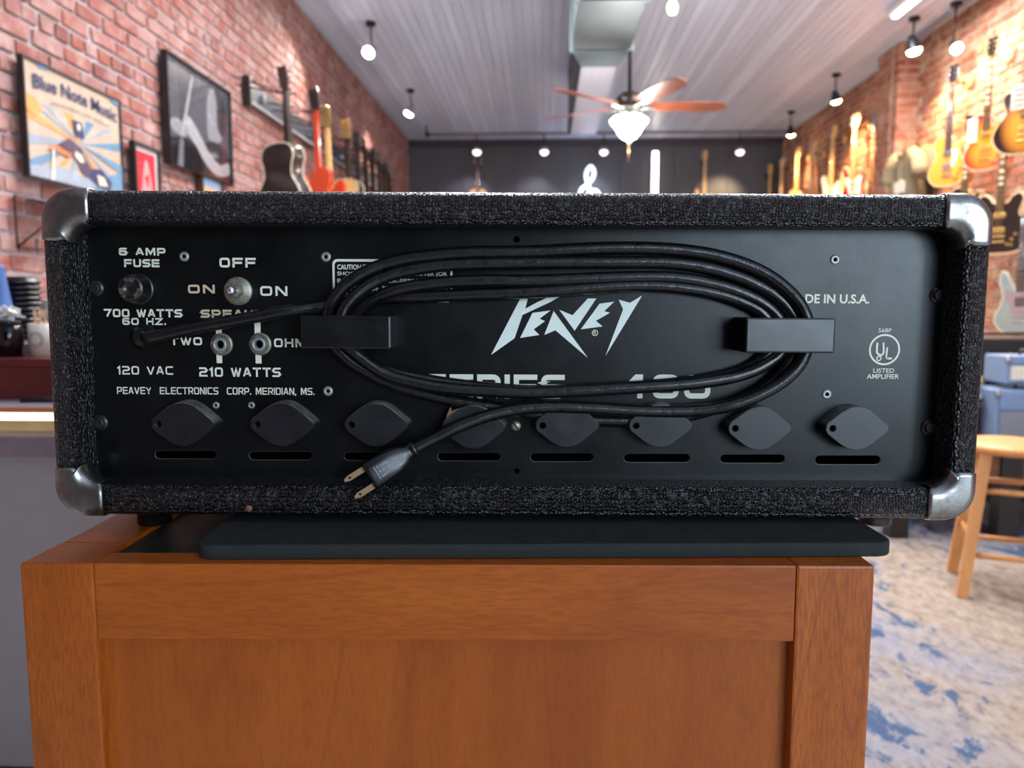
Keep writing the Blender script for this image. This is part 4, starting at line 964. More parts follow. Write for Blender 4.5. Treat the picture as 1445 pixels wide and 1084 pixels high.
# small black amp under the cable
amp_box('small_black_amplifier', 'small black amplifier on the bench left of the blue amplifiers', on_y(1362, 560, AY + 0.12).x, xa - 0.012, AY + 0.10, 0.3, zz, on_y(1390, 556, AY + 0.12).z, plain('black_vinyl2', srgb(28, 27, 26), 0.5), plain('black_grille', srgb(14, 14, 15), 0.9), M_black, 'amplifiers on the bench', 0.25, 3)
cb.location.z = on_y(1390, 556, AY + 0.12).z + 0.026; cb.location.y = AY + 0.2; cb.location.x -= 0.06
MB().tube([((0.075 + 0.012 * math.sin(a * 1.7)) * math.cos(a), (0.06 + 0.01 * math.cos(a * 1.3)) * math.sin(a), 0.006 + 0.0013 * a + 0.006 * math.sin(a * 2.3)) for a in [i * 0.3 for i in range(110)]], 0.004, 6).build('cable', plain('tan_cable', srgb(150, 130, 96), 0.5), cb)

# ================================================================ WOODEN CABINET (the stand)
AMPD = 0.51          # distance of the amplifier's front rim
AMPROLL = math.radians(0.30)
bx_dir = rt.copy(); by_dir = fh.copy()
CABTOP = CAMH - 0.1555
def cabP(px, py, Z): return on_z(px, py, Z)
pL = on_z(27.5, 795, CABTOP); pR = on_z(1235, 799, CABTOP)
cyaw = math.atan2(pR.y - pL.y, pR.x - pL.x)
cabW = (pR - pL).length; cabD = 0.46
ct = thing('wooden_cabinet', 'orange brown wooden cabinet with recessed front panel under the amplifier', 'cabinet', ((pL.x + pR.x) / 2, (pL.y + pR.y) / 2, 0), cyaw)
hw_ = cabW / 2; PW = 0.0445; TH = 0.022
BV = 0.0016
def cbox(name, a, b, m, ch=BV): return MB().b2(a, b, ch=ch).build(name, m, ct)
cbox('post', (-hw_, 0, 0), (-hw_ + PW, 0.042, CABTOP), M_woodv)
cbox('post', (hw_ - PW - 0.002, 0, 0), (hw_, 0.042, CABTOP), M_woodv)
cbox('post', (-hw_, cabD - 0.042, 0), (-hw_ + PW, cabD, CABTOP), M_woodv)
cbox('post', (hw_ - PW, cabD - 0.042, 0), (hw_, cabD, CABTOP), M_woodv)
RH = 0.0475
cbox('top_rail', (-hw_ + PW, 0.0006, CABTOP - RH), (hw_ - PW - 0.0022, 0.022, CABTOP - 0.0002), M_woodh, 0.001)
cbox('bottom_rail', (-hw_ + PW, 0.0006, 0.05), (hw_ - PW - 0.0022, 0.022, 0.14), M_woodh)
cbox('front_panel', (-hw_ + PW - 0.004, 0.0085, 0.13), (hw_ - PW, 0.0155, CABTOP - RH + 0.006), M_woodp, 0)
cbox('top_rail', (-hw_ + PW, cabD - 0.022, CABTOP - RH), (hw_ - PW, cabD, CABTOP), M_woodh)
for sx in (-1, 1):
    x0, x1 = (-hw_, -hw_ + PW) if sx < 0 else (hw_ - PW, hw_)
    cbox('top_rail', (x0 + 0.0004, 0.042, CABTOP - RH), (x1 - 0.0004, cabD - 0.042, CABTOP - 0.0003), M_woody)
    xx = x0 + 0.01 if sx < 0 else x1 - 0.018
    cbox('side_panel', (xx, 0.04, 0.05), (xx + 0.008, cabD - 0.04, CABTOP - RH + 0.004), M_woodp, 0)
cbox('back_panel', (-hw_ + PW - 0.004, cabD - 0.02, 0.05), (hw_ - PW + 0.004, cabD - 0.012, CABTOP - RH), M_woodp, 0)
cbox('inset_top', (-hw_ + PW, 0.022, CABTOP - 0.010), (hw_ - PW, cabD - 0.022, CABTOP - 0.003), plain('black_inset_board', srgb(36, 36, 32), 0.4), 0)
# black slab
ml = on_z(272, 790, CABTOP + 0.0002); mr_ = on_z(1265, 786, CABTOP + 0.0002)
MT = 0.0092
ms = thing('rubber_mat', 'charcoal slab lying on the cabinet top under the amplifier, overhanging right', 'mat', ((ml.x + mr_.x) / 2, (ml.y + mr_.y) / 2, CABTOP), math.atan2(mr_.y - ml.y, mr_.x - ml.x))
mw = (mr_ - ml).length; mdp = 0.30; R_ = 0.012
o_ = []
for (cx2, cy2, a0_) in ((mw / 2 - R_, R_, -90), (mw / 2 - R_, mdp - R_, 0), (-mw / 2 + R_, mdp - R_, 90), (-mw / 2 + R_, R_, 180)):
    for k in range(7): a = math.radians(a0_ + k * 15); o_.append((cx2 + R_ * math.cos(a), cy2 + R_ * math.sin(a)))
sl = MB().prism(o_, 0, MT, 0.0012); sl.v = [Vector((v.x, v.z, v.y)) for v in sl.v]; sl.build('slab', M_mat, ms)
MB().b2((-mw / 2 + 0.012, 0.002, MT * 0.55), (mw / 2 - 0.012, 0.0025, MT * 0.6)).build('seam', M_black, ms) if False else None

# ================================================================ THE AMPLIFIER
org = on_z(0, 0, 0) * 0
# rim plane: points at distance AMPD along fh
def amp_frame():
    x = (rt * math.cos(AMPROLL) + Vector((0, 0, -1)) * math.sin(AMPROLL)).normalized(); y = fh.copy(); z = x.cross(y).normalized()
    return x, y, z
ax_, ay_, az_ = amp_frame()
d = ray(726.5, 732.0); o0 = CAM + d * (AMPD / d.dot(fh))
AM = Matrix(((ax_.x, ay_.x, az_.x, o0.x), (ax_.y, ay_.y, az_.y, o0.y), (ax_.z, ay_.z, az_.z, o0.z), (0, 0, 0, 1)))
AI = AM.inverted()
def A(px, py, dep=0.0):
    dd = AI.to_3x3() @ ray(px, py); c = AI @ CAM; k = (dep - c.y) / dd.y; p = c + dd * k
    return p.x, p.z
def A3(px, py, dep): x, z = A(px, py, dep); return Vector((x, dep, z))
amp = thing('amplifier_head', 'black vinyl covered amplifier head seen from the back with coiled power cord', 'amplifier')
amp.matrix_world = AM
xL_, _ = A(64.5, 500); xR_, _ = A(1393, 500); _, zT = A(726, 269.5); zB = 0.0
AW, AH = xR_ - xL_, zT - zB; acx, acz = (xL_ + xR_) / 2, (zT + zB) / 2
ADEP = 0.27; TW = 0.0212
def prof(e, yo, yi, r=0.0075, ri=0.006, t=TW, n=6):
    P_ = [(-e, yo)]
    for k in range(n + 1):
        a = math.radians(90 * k / n); P_.append((r - (r + e) * math.cos(a), r - (r + e) * math.sin(a)))
    for k in range(n + 1):
        a = math.radians(90 - 90 * k / n); P_.append((t - ri + (ri + e) * math.cos(a), ri - (ri + e) * math.sin(a)))
    P_.append((t + e, yi)); return P_
RC = 0.020; FXS = 0.0172 / 0.0212
def rrect(o, n=8):
    hw2, hh2 = AW / 2 - o * FXS, AH / 2 - o; r = max(RC - 0.002 - o, 0.004); pts = []
    for (sx, sz, a0_) in ((1, 1, 0), (-1, 1, 90), (-1, -1, 180), (1, -1, 270)):
        for k in range(n + 1):
            a = math.radians(a0_ + 90 * k / n); pts.append((acx + sx * (hw2 - r) + r * math.cos(a), acz + sz * (hh2 - r) + r * math.sin(a)))
    return pts
PR = prof(0, ADEP, 0.05)
m = MB(); loops = [rrect(o) for o, y in PR]; nn = len(loops[0])
vs = [Vector((x, PR[k][1], z)) for k, lp in enumerate(loops) for x, z in lp]
m.add(vs, [(k * nn + i, k * nn + (i + 1) % nn, (k + 1) * nn + (i + 1) % nn, (k + 1) * nn + i) for k in range(len(loops) - 1) for i in range(nn)], True)
bk = rrect(0); m.add([(x, ADEP, z) for x, z in bk], [list(range(len(bk)))], False)
m.build('cabinet_shell', M_tolex, amp)
# corner protectors
PC = prof(0.0013, 0.045, 0.016)
for (sx, sz) in ((-1, 1), (1, 1), (-1, -1), (1, -1)):
    m = MB(); rows = []; K = len(PC)
    for k, (o, y) in enumerate(PC):
        s_ = k / (K - 1)
        Lh = 0.0305 + 0.0025 * math.sin(PI * min(1, max(0, (s_ - 0.1) / 0.8))) - (0.004 if s_ > 0.85 else 0)
        cxx, czz = sx * (AW / 2 - (o * FXS if o > 0 else o)), sz * (AH / 2 - o); r = max(RC - o, 0.0125)
        pts = []
        pts.append((sx * (AW / 2 - Lh), czz)); pts.append((sx * (AW / 2 - Lh + 0.003), czz))
        for q in range(11):
            a = math.radians(90 - 9 * q); pts.append((cxx - sx * r + sx * r * math.cos(a), czz - sz * r + sz * r * math.sin(a)))
        pts.append((cxx, sz * (AH / 2 - Lh + 0.003))); pts.append((cxx, sz * (AH / 2 - Lh)))
        rows.append([Vector((acx + x, y, acz + z)) for x, z in pts])
    n2 = len(rows[0]); vs = [p for r in rows for p in r]
    m.add(vs, [(k * n2 + i, k * n2 + i + 1, (k + 1) * n2 + i + 1, (k + 1) * n2 + i) for k in range(K - 1) for i in range(n2 - 1)], True)
    o = m.build('corner_protector', M_chrome, amp)
    # make outward normals consistent then thicken inwards
    bm = bmesh.new(); bm.from_mesh(o.data); bm.faces.ensure_lookup_table()
    fc = min(bm.faces, key=lambda f: f.calc_center_median().y)
    if fc.normal.y > 0: bmesh.ops.reverse_faces(bm, faces=bm.faces)
    bm.to_mesh(o.data); bm.free()
    md = o.modifiers.new('thick', 'SOLIDIFY'); md.thickness = 0.0011; md.offset = -1
# ---- rear panel with slots and holes
PD = 0.026
ix0, ix1 = acx - AW / 2 + TW * FXS - 0.001, acx + AW / 2 - TW * FXS + 0.001; iz0, iz1 = acz - AH / 2 + TW - 0.001, acz + AH / 2 - TW + 0.001
def curve_poly(loops, ext):
    cu = bpy.data.curves.new('c', 'CURVE'); cu.dimensions = '2D'; cu.fill_mode = 'BOTH'; cu.extrude = ext
    for lp in loops:
        sp = cu.splines.new('POLY'); sp.points.add(len(lp) - 1)
        for p, (x, y) in zip(sp.points, lp): p.co = (x, y, 0, 1)
        sp.use_cyclic_u = True
    ob = bpy.data.objects.new('c', cu); COL.objects.link(ob); dg = bpy.context.evaluated_depsgraph_get()
    me = bpy.data.meshes.new_from_object(ob.evaluated_get(dg)); r = ([v.co.copy() for v in me.vertices], [list(p.vertices) for p in me.polygons])
    bpy.data.objects.remove(ob); bpy.data.curves.remove(cu); bpy.data.meshes.remove(me); return r
slots = [(218, 306, 635.5, 648), (351, 441, 637, 649.5), (485, 573, 638, 650), (617, 707, 638.5, 651), (748, 838, 639, 652), (880, 974, 640, 653), (1016, 1108, 641, 654), (1150, 1243, 642.5, 656)]
def slotloop(x0, x1, y0, y1, dep):
    a = A(x0, (y0 + y1) / 2, dep); b = A(x1, (y0 + y1) / 2, dep); r = (A(x0, y0, dep)[1] - A(x0, y1, dep)[1]) / 2
    L_ = []
    for k in range(9): t = math.radians(-90 + k * 22.5); L_.append((b[0] - r + r * math.cos(t), b[1] + r * math.sin(t)))
    for k in range(9): t = math.radians(90 + k * 22.5); L_.append((a[0] + r + r * math.cos(t), a[1] + r * math.sin(t)))
    return L_
def circ(px, py, rpx, dep, n=16):
    x, z = A(px, py, dep); r = rpx * (AMPD + dep) / F; return [(x + r * math.cos(2 * PI * k / n), z + r * math.sin(2 * PI * k / n)) for k in range(n)]
loops = [[(ix0, iz0), (ix1, iz0), (ix1, iz1), (ix0, iz1)]] + [slotloop(*s_, PD) for s_ in slots] + [circ(729, 338, 4.5, PD), circ(729.5, 665, 4, PD)]
vs, fs = curve_poly(loops, 0.001)
m = MB(); m.add([(v.x, PD + 0.001 - v.z, v.y) for v in vs], fs); m.build('rear_panel', M_panel, amp)
rim = MB()
for s_ in slots:
    lp = slotloop(*s_, PD); rim.tube([(x, PD + 0.0006, z) for x, z in lp], 0.0004, 4, closed=True)
rim.build('slot_edges', plain('bare_slot_edge', srgb(90, 92, 90), 0.4, 0.5), amp)
MB().b2((ix0, PD + 0.03, iz0), (ix1, PD + 0.033, iz1)).build('chassis_plate', M_deep, amp)

# ---- lettering
def letter(s, x0, y0, x1, y1, mat=None, bold=0.045, name='lettering', shear=0.0, skew=0.0, taper=None):
    a = A(x0, y1, PD); b = A(x1, y0, PD); mb = MB()
    text_rect(mb, s, a[0], a[1], b[0], b[1], PD - 0.00018, bold, shear, taper=taper)
    mb.weld = False; o = mb.build(name, mat or M_print, amp);
    return o

# wide square stroke lettering: each glyph is a set of polylines on a unit square, third value 1 = rounded corner
GL = {
 'A': (1, [[(0, 0), (.42, 1), (.58, 1), (1, 0)], [(.17, .3), (.83, .3)]]), 'C': (1, [[(1, 1), (0, 1, 1), (0, 0, 1), (1, 0)]]),
 'D': (1, [[(0, 0), (0, 1), (1, 1, 1), (1, 0, 1), (0, 0)]]), 'E': (1, [[(1, 1), (0, 1), (0, 0), (1, 0)], [(0, .5), (.95, .5)]]), 'F': (1, [[(1, 1), (0, 1), (0, 0)], [(0, .48), (.9, .48)]]),
 'H': (1, [[(0, 0), (0, 1)], [(1, 0), (1, 1)], [(0, .5), (1, .5)]]), 'I': (0, [[(0, 0), (0, 1)]]), 'K': (1, [[(0, 0), (0, 1)], [(0, .45), (.35, .45), (1, 1)], [(.35, .45), (1, 0)]]),
 'L': (.9, [[(0, 1), (0, 0), (1, 0)]]), 'M': (1.2, [[(0, 0), (0, 1), (.12, 1), (.5, .15), (.88, 1), (1, 1), (1, 0)]]), 'N': (1, [[(0, 0), (0, 1), (.12, 1), (.88, 0), (1, 0), (1, 1)]]),
 'O': (1, [[(.5, 0), (1, 0, 1), (1, 1, 1), (0, 1, 1), (0, 0, 1), (.5, 0)]]), 'P': (1, [[(0, 0), (0, 1), (1, 1, 1), (1, .38, 1), (0, .38)]]), 'R': (1, [[(0, 0), (0, 1), (1, 1, 1), (1, .42, 1), (0, .42)], [(.55, .42), (1, 0)]]),
 'S': (1, [[(1, 1), (0, 1, 1), (0, .5, 1), (1, .5, 1), (1, 0, 1), (0, 0)]]), 'T': (1, [[(0, 1), (1, 1)], [(.5, 1), (.5, 0)]]), 'U': (1, [[(0, 1), (0, 0, 1), (1, 0, 1), (1, 1)]]),
 'V': (1.05, [[(0, 1), (.45, 0), (.55, 0), (1, 1)]]), 'W': (1.35, [[(0, 1), (.24, 0), (.3, 0), (.5, .9), (.7, 0), (.76, 0), (1, 1)]]), 'Y': (1.05, [[(0, 1), (.5, .42), (1, 1)], [(.5, .42), (.5, 0)]]), 'Z': (1, [[(0, 1), (1, 1), (0, 0), (1, 0)]]),
 '1': (.35, [[(0, .8), (.9, 1), (.9, 0)]]), '2': (1, [[(0, 1), (1, 1, 1), (1, .5, 1), (0, .5, 1), (0, 0), (1, 0)]]), '4': (1, [[(.78, 0), (.78, 1), (.6, 1), (0, .3), (1, .3)]]),
 '6': (1, [[(.95, 1), (0, 1, 1), (0, 0, 1), (1, 0, 1), (1, .56, 1), (0, .56)]]), '7': (1, [[(0, 1), (1, 1), (.4, 0)]]), '.': (0, [[(0, 0), (0, .06)]]), ',': (0, [[(0, .06), (-.05, -.2)]]),
}
GL['0'] = GL['O']
def stroke_text(mb, s, x0, z0, x1, z1, y, th, gap=0.42, space=0.85):
    adv = 0; lay = []
    for ch in s:
        if ch == ' ': adv += space; continue
        w, st = GL[ch]; lay.append((adv, w, st)); adv += w + gap
    tot = adv - gap; sx = (x1 - x0 - th) / tot; H = z1 - z0 - th; rad = min(sx, H) * 0.3
    for a, w, sts in lay:
        for st in sts:
            P_ = [(Vector((x0 + th / 2 + (a + p[0] * (w if w else 1)) * sx, z0 + th / 2 + p[1] * H)), len(p) > 2) for p in st]
            pts = []
            for i, (p, r) in enumerate(P_):
                if r and 0 < i < len(P_) - 1:
                    a_ = (P_[i - 1][0] - p); b_ = (P_[i + 1][0] - p); rr = min(rad, a_.length * .5, b_.length * .5); a_.normalize(); b_.normalize()
                    p1, p2 = p + a_ * rr, p + b_ * rr
                    for k in range(6): t = k / 5; pts.append(p1 * (1 - t) ** 2 + p * 2 * t * (1 - t) + p2 * t * t)
                else: pts.append(p)
            if len(pts) > 2 and (pts[0] - pts[-1]).length < 1e-7: closed = True; pts = pts[:-1]
            else: closed = False
            n = len(pts); L_ = []; R_2 = []
            for i, p in enumerate(pts):
                d1 = (p - pts[i - 1]) if (i > 0 or closed) else (pts[1] - p)
                d2 = (pts[(i + 1) % n] - p) if (i < n - 1 or closed) else d1
                d1 = d1.normalized(); d2 = d2.normalized(); n1 = Vector((-d1.y, d1.x)); n2 = Vector((-d2.y, d2.x)); m_ = (n1 + n2)
                m_ = m_.normalized() if m_.length > 1e-6 else n1
                k = th / 2 / max(0.4, m_.dot(n1)); e = Vector((0, 0))
                if not closed and i == 0: e = -d2 * th / 2 * (1 if abs(d2.x * d2.y) < 1e-4 * (d2.length + 1) or abs(d2.x) < .01 or abs(d2.y) < .01 else .4)
                if not closed and i == n - 1: e = d1 * th / 2 * (1 if abs(d1.x) < .01 or abs(d1.y) < .01 else .4)
                L_.append(p + m_ * k + e); R_2.append(p - m_ * k + e)
            vs = [(v.x, y, v.y) for v in L_ + R_2]
            fs = [(i, (i + 1) % n, n + (i + 1) % n, n + i) for i in range(n if closed else n - 1)]
            mb.add(vs, fs)
def sletter(s, x0, y0, x1, y1, mat=None, th=2.6, gap=0.55, space=1.0):
    a = A(x0, y1, PD); b = A(x1, y0, PD); mb = MB()
    stroke_text(mb, s, a[0], a[1], b[0], b[1], PD - 0.00018, th * (AMPD + PD) / F, gap, space)
    mb.weld = False; o = mb.build('lettering', mat or M_print, amp)
    return o
sletter('6 AMP', 168, 350, 233.5, 360.5); sletter('FUSE', 175.5, 366, 225, 377); sletter('OFF', 310, 364, 361, 377.5, th=3.1)
sletter('ON', 265.5, 402, 303, 414, M_printtan, 3); sletter('ON', 367.5, 404, 405.5, 417.5, th=3)
sletter('700 WATTS', 147, 436.5, 257, 447.5); sletter('60 HZ.', 173, 449, 234, 458.5, th=2.2)
sletter('SPEAKER', 283.5, 437.5, 389, 448.5, M_printtan, 2.8); sletter('TWO', 240, 476, 285, 487); sletter('OHMS', 387, 478, 446, 490)
sletter('120 VAC', 165.5, 517, 244, 528.5, th=2.1); sletter('210 WATTS', 281.5, 519, 396, 531.5)
sletter('PEAVEY  ELECTRONICS  CORP. MERIDIAN, MS.', 165.5, 547.5, 443.5, 556, th=1.5, gap=.5)
sletter('SERIES', 596, 529, 797, 562, th=7.5, gap=.5); sletter('400', 876, 529, 1003, 562, th=7.5, gap=.5)
letter('MADE IN U.S.A.', 1111, 415.5, 1227, 428, bold=0.025); letter('568P', 1239.5, 463.5, 1258, 469, M_print, 0.0)
letter('LISTED', 1232, 520, 1262, 526, bold=0.008); letter('AMPLIFIER', 1223, 528, 1268.5, 534.5, bold=0.008)
# caution box
def roundbox(x0, y0, x1, y1, rpx):
    r = rpx * (AMPD + PD) / F; a = A(x0, y1, PD); b = A(x1, y0, PD); L_ = []
    for (cx2, cz2, a0_) in ((b[0] - r, b[1] - r, 0), (a[0] + r, b[1] - r, 90), (a[0] + r, a[1] + r, 180), (b[0] - r, a[1] + r, 270)):
        for k in range(6): t = math.radians(a0_ + k * 18); L_.append((cx2 + r * math.cos(t), cz2 + r * math.sin(t)))
    return L_
vs, fs = curve_poly([roundbox(470, 366.5, 638.5, 426, 7), roundbox(473, 370, 635.5, 422.5, 5)], 0.0)
m = MB(); m.add([(v.x, PD - 0.00018, v.y) for v in vs], fs); m.build('caution_box_outline', M_print, amp)
letter('CAUTION TO REDUCE THE RISK OF ELECTRIC', 476, 374, 632, 380.5, bold=0.03)
letter('SHOCK DO NOT REMOVE COVER (OR', 476, 384, 631, 390.5, bold=0.015); letter('BACK) NO USER-SERVICEABLE', 476, 394, 631, 400.5, bold=0.015)
letter('PARTS INSIDE. REFER SERVICING TO', 476, 404, 631, 410.5, bold=0.03)
letter('QUALIFIED SERVICE PERSONNEL', 476, 413.5, 620, 419.5, bold=0.03)
# logo
LG_ = [[(78, 607), (305, 170), (340, 110), (395, 110), (368, 215), (470, 160), (600, 100), (680, 100), (578, 160), (345, 268), (278, 465)],
       [(325, 463), (430, 250), (583, 230), (490, 300), (537, 320), (440, 390), (488, 438)],
       [(530, 437), (610, 235), (900, 632), (625, 398)],
       [(658, 225), (770, 270), (900, 128), (972, 128), (788, 402)],
       [(840, 390), (1000, 172), (1125, 155), (1040, 235), (1088, 250), (968, 318), (1025, 365)],
       [(1050, 615), (1200, 220), (1162, 138), (1258, 165), (1362, 102), (1205, 360)]]
for lp in LG_:
    L_ = [A(680 + x / 6.0208, 400 + y / 6.0167, PD) for x, y in lp]
    vs, fs = curve_poly([L_], 0.0); m = MB(); m.add([(v.x, PD - 0.00018, v.y) for v in vs], fs); m.build('logo_letter', plain('pale_logo_print', srgb(206, 216, 208), 0.6, 0, 0.06, 60), amp)
def ring(px, py, ro, ri, name='printed_ring'):
    vs, fs = curve_poly([circ(px, py, ro, PD, 40), circ(px, py, ri, PD, 40)], 0.0); m = MB(); m.add([(v.x, PD - 0.00018, v.y) for v in vs], fs); return m.build(name, M_print, amp)
ring(839.5, 469.8, 4.3, 3.4); letter('R', 837.6, 467.2, 841.6, 472.4, bold=0.0)
ring(1248, 493.5, 22, 19.4, 'certification_ring')
um = MB()
def pt(x, y): return A3(x, y, PD - 0.0002)
um.tube(catmull([pt(1238, 483.5), pt(1237.3, 496), pt(1239, 499.5), pt(1243, 501), pt(1246.5, 498), pt(1246.6, 483.5)], 4), 0.0008, 6)
um.tube(catmull([pt(1241, 500), pt(1239, 503), pt(1237, 506), pt(1239.5, 509), pt(1243, 507), pt(1242.5, 503), pt(1239.8, 504.5)], 4), 0.00045, 6)
um.tube([pt(1252, 490), pt(1250.3, 506)], 0.0008, 6).tube([pt(1250.3, 506), pt(1258.5, 506)], 0.0008, 6)
um.v = [Vector((v.x, PD - 0.0001 + (v.y - PD) * 0.1, v.z)) for v in um.v]; um.build('certification_letters', M_print, amp)
# tick marks at the jacks
tk_ = MB()
for (x0, y0, x1, y1) in ((305, 465, 313, 472), (306, 499, 313.5, 512.5), (359.5, 453, 367.5, 472), (361, 499, 369, 513)):
    a = A(x0, y1, PD); b = A(x1, y0, PD); tk_.add([(a[0], PD - 0.0002, a[1]), (b[0], PD - 0.0002, a[1]), (b[0], PD - 0.0002, b[1]), (a[0], PD - 0.0002, b[1])], [(0, 1, 2, 3)])
tk_.build('jack_tick_marks', M_print, amp)

# ---- hardware
S = (AMPD + PD) / F     # metres per pixel at the panel
def rivet(px, py, r=7.2):
    x, z = A(px, py, PD); rr = r * S
    rv = MB().lathe([(0.30 * rr, 0), (0.34 * rr, 0.0006), (0.45 * rr, 0.0011), (0.8 * rr, 0.0009), (rr, 0.0002), (rr, -0.0003)], (x, PD, z), (0, -1, 0), 18).build('rivet', M_alu, amp)
    MB().lathe([(0, 0.0003), (0.34 * rr, 0.0003)], (x, PD, z), (0, -1, 0), 12).build('rivet_core', M_deep, rv)
for p in ((260, 362), (460, 362.5), (1178, 366.5), (463, 552), (1166.5, 556.5)): rivet(*p)
for p in ((305, 572), (355, 572)): rivet(*p, 5.2)
x, z = A(728, 601, PD); sw = MB().lathe([(0, 0.0016), (0.0022, 0.0014), (0.0034, 0.0007), (0.0036, 0)], (x, PD, z), (0, -1, 0), 18).build('screw', M_nickel, amp)
MB().box((x, PD - 0.0016, z), (0.006, 0.0004, 0.0006), Matrix.Rotation(math.radians(50), 4, 'Y')).build('screw_slot', M_deep, sw)
def bolt(px, py):
    x, z = A(px, py, PD - 0.002)
    b = MB().lathe([(0.0, 0.0040), (0.0032, 0.0040), (0.0040, 0.0033), (0.0040, 0.002), (0.0040, 0.001)], (x, PD, z), (0, -1, 0), 6, smooth=False).build('bolt', M_blkbolt, amp)
    MB().lathe([(0.0018, 0.0042), (0.0022, 0.0038)], (x, PD, z), (0, -1, 0), 12).build('bolt_dimple', M_deep, b)
    MB().lathe([(0.0, 0.0014), (0.0052, 0.0014), (0.0056, 0.0008), (0.0056, 0)], (x, PD, z), (0, -1, 0), 20).build('washer', M_blkbolt, b)
for p in ((134, 407), (140, 597), (1325, 416.5), (1312.5, 604)): bolt(*p)
# fuse holder
x, z = A(187, 408, PD - 0.018); x2, z2 = A(199, 408, PD)
fx = x2
fu = MB().lathe([(0.0, 0.004), (0.0098, 0.004), (0.0106, 0.003), (0.0108, 0)], (fx, PD, z2), (0, -1, 0), 32).build('fuse_holder', M_bakelite, amp)
fu['label'] = 'round black fuse holder with knurled cap'
cap = MB(); prf = []
n = 40; kn = []
for (h_, r_o) in ((0.004, 0.0092), (0.012, 0.0090), (0.0150, 0.0088)):
    for i in range(n * 2): a = PI * i / n; kn.append(Vector((fx + (r_o + (0.00025 if i % 2 else -0.00025)) * math.cos(a), PD - h_, z2 + (r_o + (0.00025 if i % 2 else -0.00025)) * math.sin(a))))
cap.add(kn, [(k * 2 * n + i, k * 2 * n + (i + 1) % (2 * n), (k + 1) * 2 * n + (i + 1) % (2 * n), (k + 1) * 2 * n + i) for k in range(2) for i in range(2 * n)], False)
cap.lathe([(0.0088, 0.0150), (0.0082, 0.0160), (0.0038, 0.0160), (0.0034, 0.0154), (0.0, 0.0154)], (fx, PD, z2), (0, -1, 0), 40); cap.build('fuse_cap', M_bakelite, fu)
ft = MB()
for k in range(3):
    vs, fs = text_mesh('FUSE', 0.0); mx = max(v.x for v in vs); my = max(v.y for v in vs)
    for ccc in (0,):
        out = []
        for v in vs:
            a = math.radians(90 + k * 120) - (v.x / mx - 0.5) * 1.1; r = 0.0048 + v.y / my * 0.0024
            out.append((fx + r * math.cos(a), PD - 0.01612, z2 + r * math.sin(a)))
        ft.add(out, fs)
ft.weld = False; ft.build('fuse_lettering', plain('faded_print', srgb(120, 112, 96), 0.6), fu)
# toggle switch
x, z = A(336.5, 411, PD); tg = MB().lathe([(0.0, 0.0022), (0.0066, 0.0022), (0.0074, 0.0016), (0.0094, 0.0016), (0.0098, 0.0008), (0.0098, 0)], (x, PD, z), (0, -1, 0), 28).build('toggle_switch', M_nickel, amp)
tg['label'] = 'toggle switch with tarnished nickel nut and silver bat lever'
MB().lathe([(0.0, 0.007), (0.0040, 0.007), (0.0046, 0.0064), (0.0046, 0.002)], (x, PD, z), (0, -1, 0), 6, smooth=False).build('nut', M_nickel, tg)
tp_ = A3(325.5, 410, PD - 0.024); b_ = Vector((x, PD - 0.006, z)); dd_ = (tp_ - b_)
MB().lathe([(0.0016, 0), (0.0020, 0.006), (0.0030, dd_.length - 0.004), (0.0032, dd_.length - 0.002), (0.0022, dd_.length), (0, dd_.length + 0.0006)], b_, dd_, 18).build('lever', M_crhw, tg)
# jacks
for (px, py) in ((313, 486), (367.5, 485.5)):
    x, z = A(px, py, PD); j = MB().lathe([(0.0078, 0), (0.0078, 0.0008), (0.0062, 0.001)], (x, PD, z), (0, -1, 0), 24).build('jack_socket', M_nickel, amp)
    MB().lathe([(0.0044, 0.0036), (0.0062, 0.0036), (0.0068, 0.0028), (0.0068, 0.0008)], (x, PD, z), (0, -1, 0), 6, smooth=False).build('nut', M_nickel, j)
    MB().lathe([(0.0026, -0.006), (0.0030, 0.0044), (0.0040, 0.0050), (0.0048, 0.0044), (0.0048, 0.003)], (x, PD, z), (0, -1, 0), 24).build('bushing', M_alu, j)
    MB().lathe([(0.0, 0.0004), (0.003, 0.0004)], (x, PD, z), (0, -1, 0), 16).build('hole', M_deep, j)
# strain relief
x, z = A(205, 476, PD); sr = MB().lathe([(0.0, 0.009), (0.0045, 0.009), (0.0062, 0.007), (0.0068, 0.004), (0.0088, 0.003), (0.0092, 0)], (x, PD, z), (0, -1, 0), 24).build('strain_relief', M_bakelite, amp)
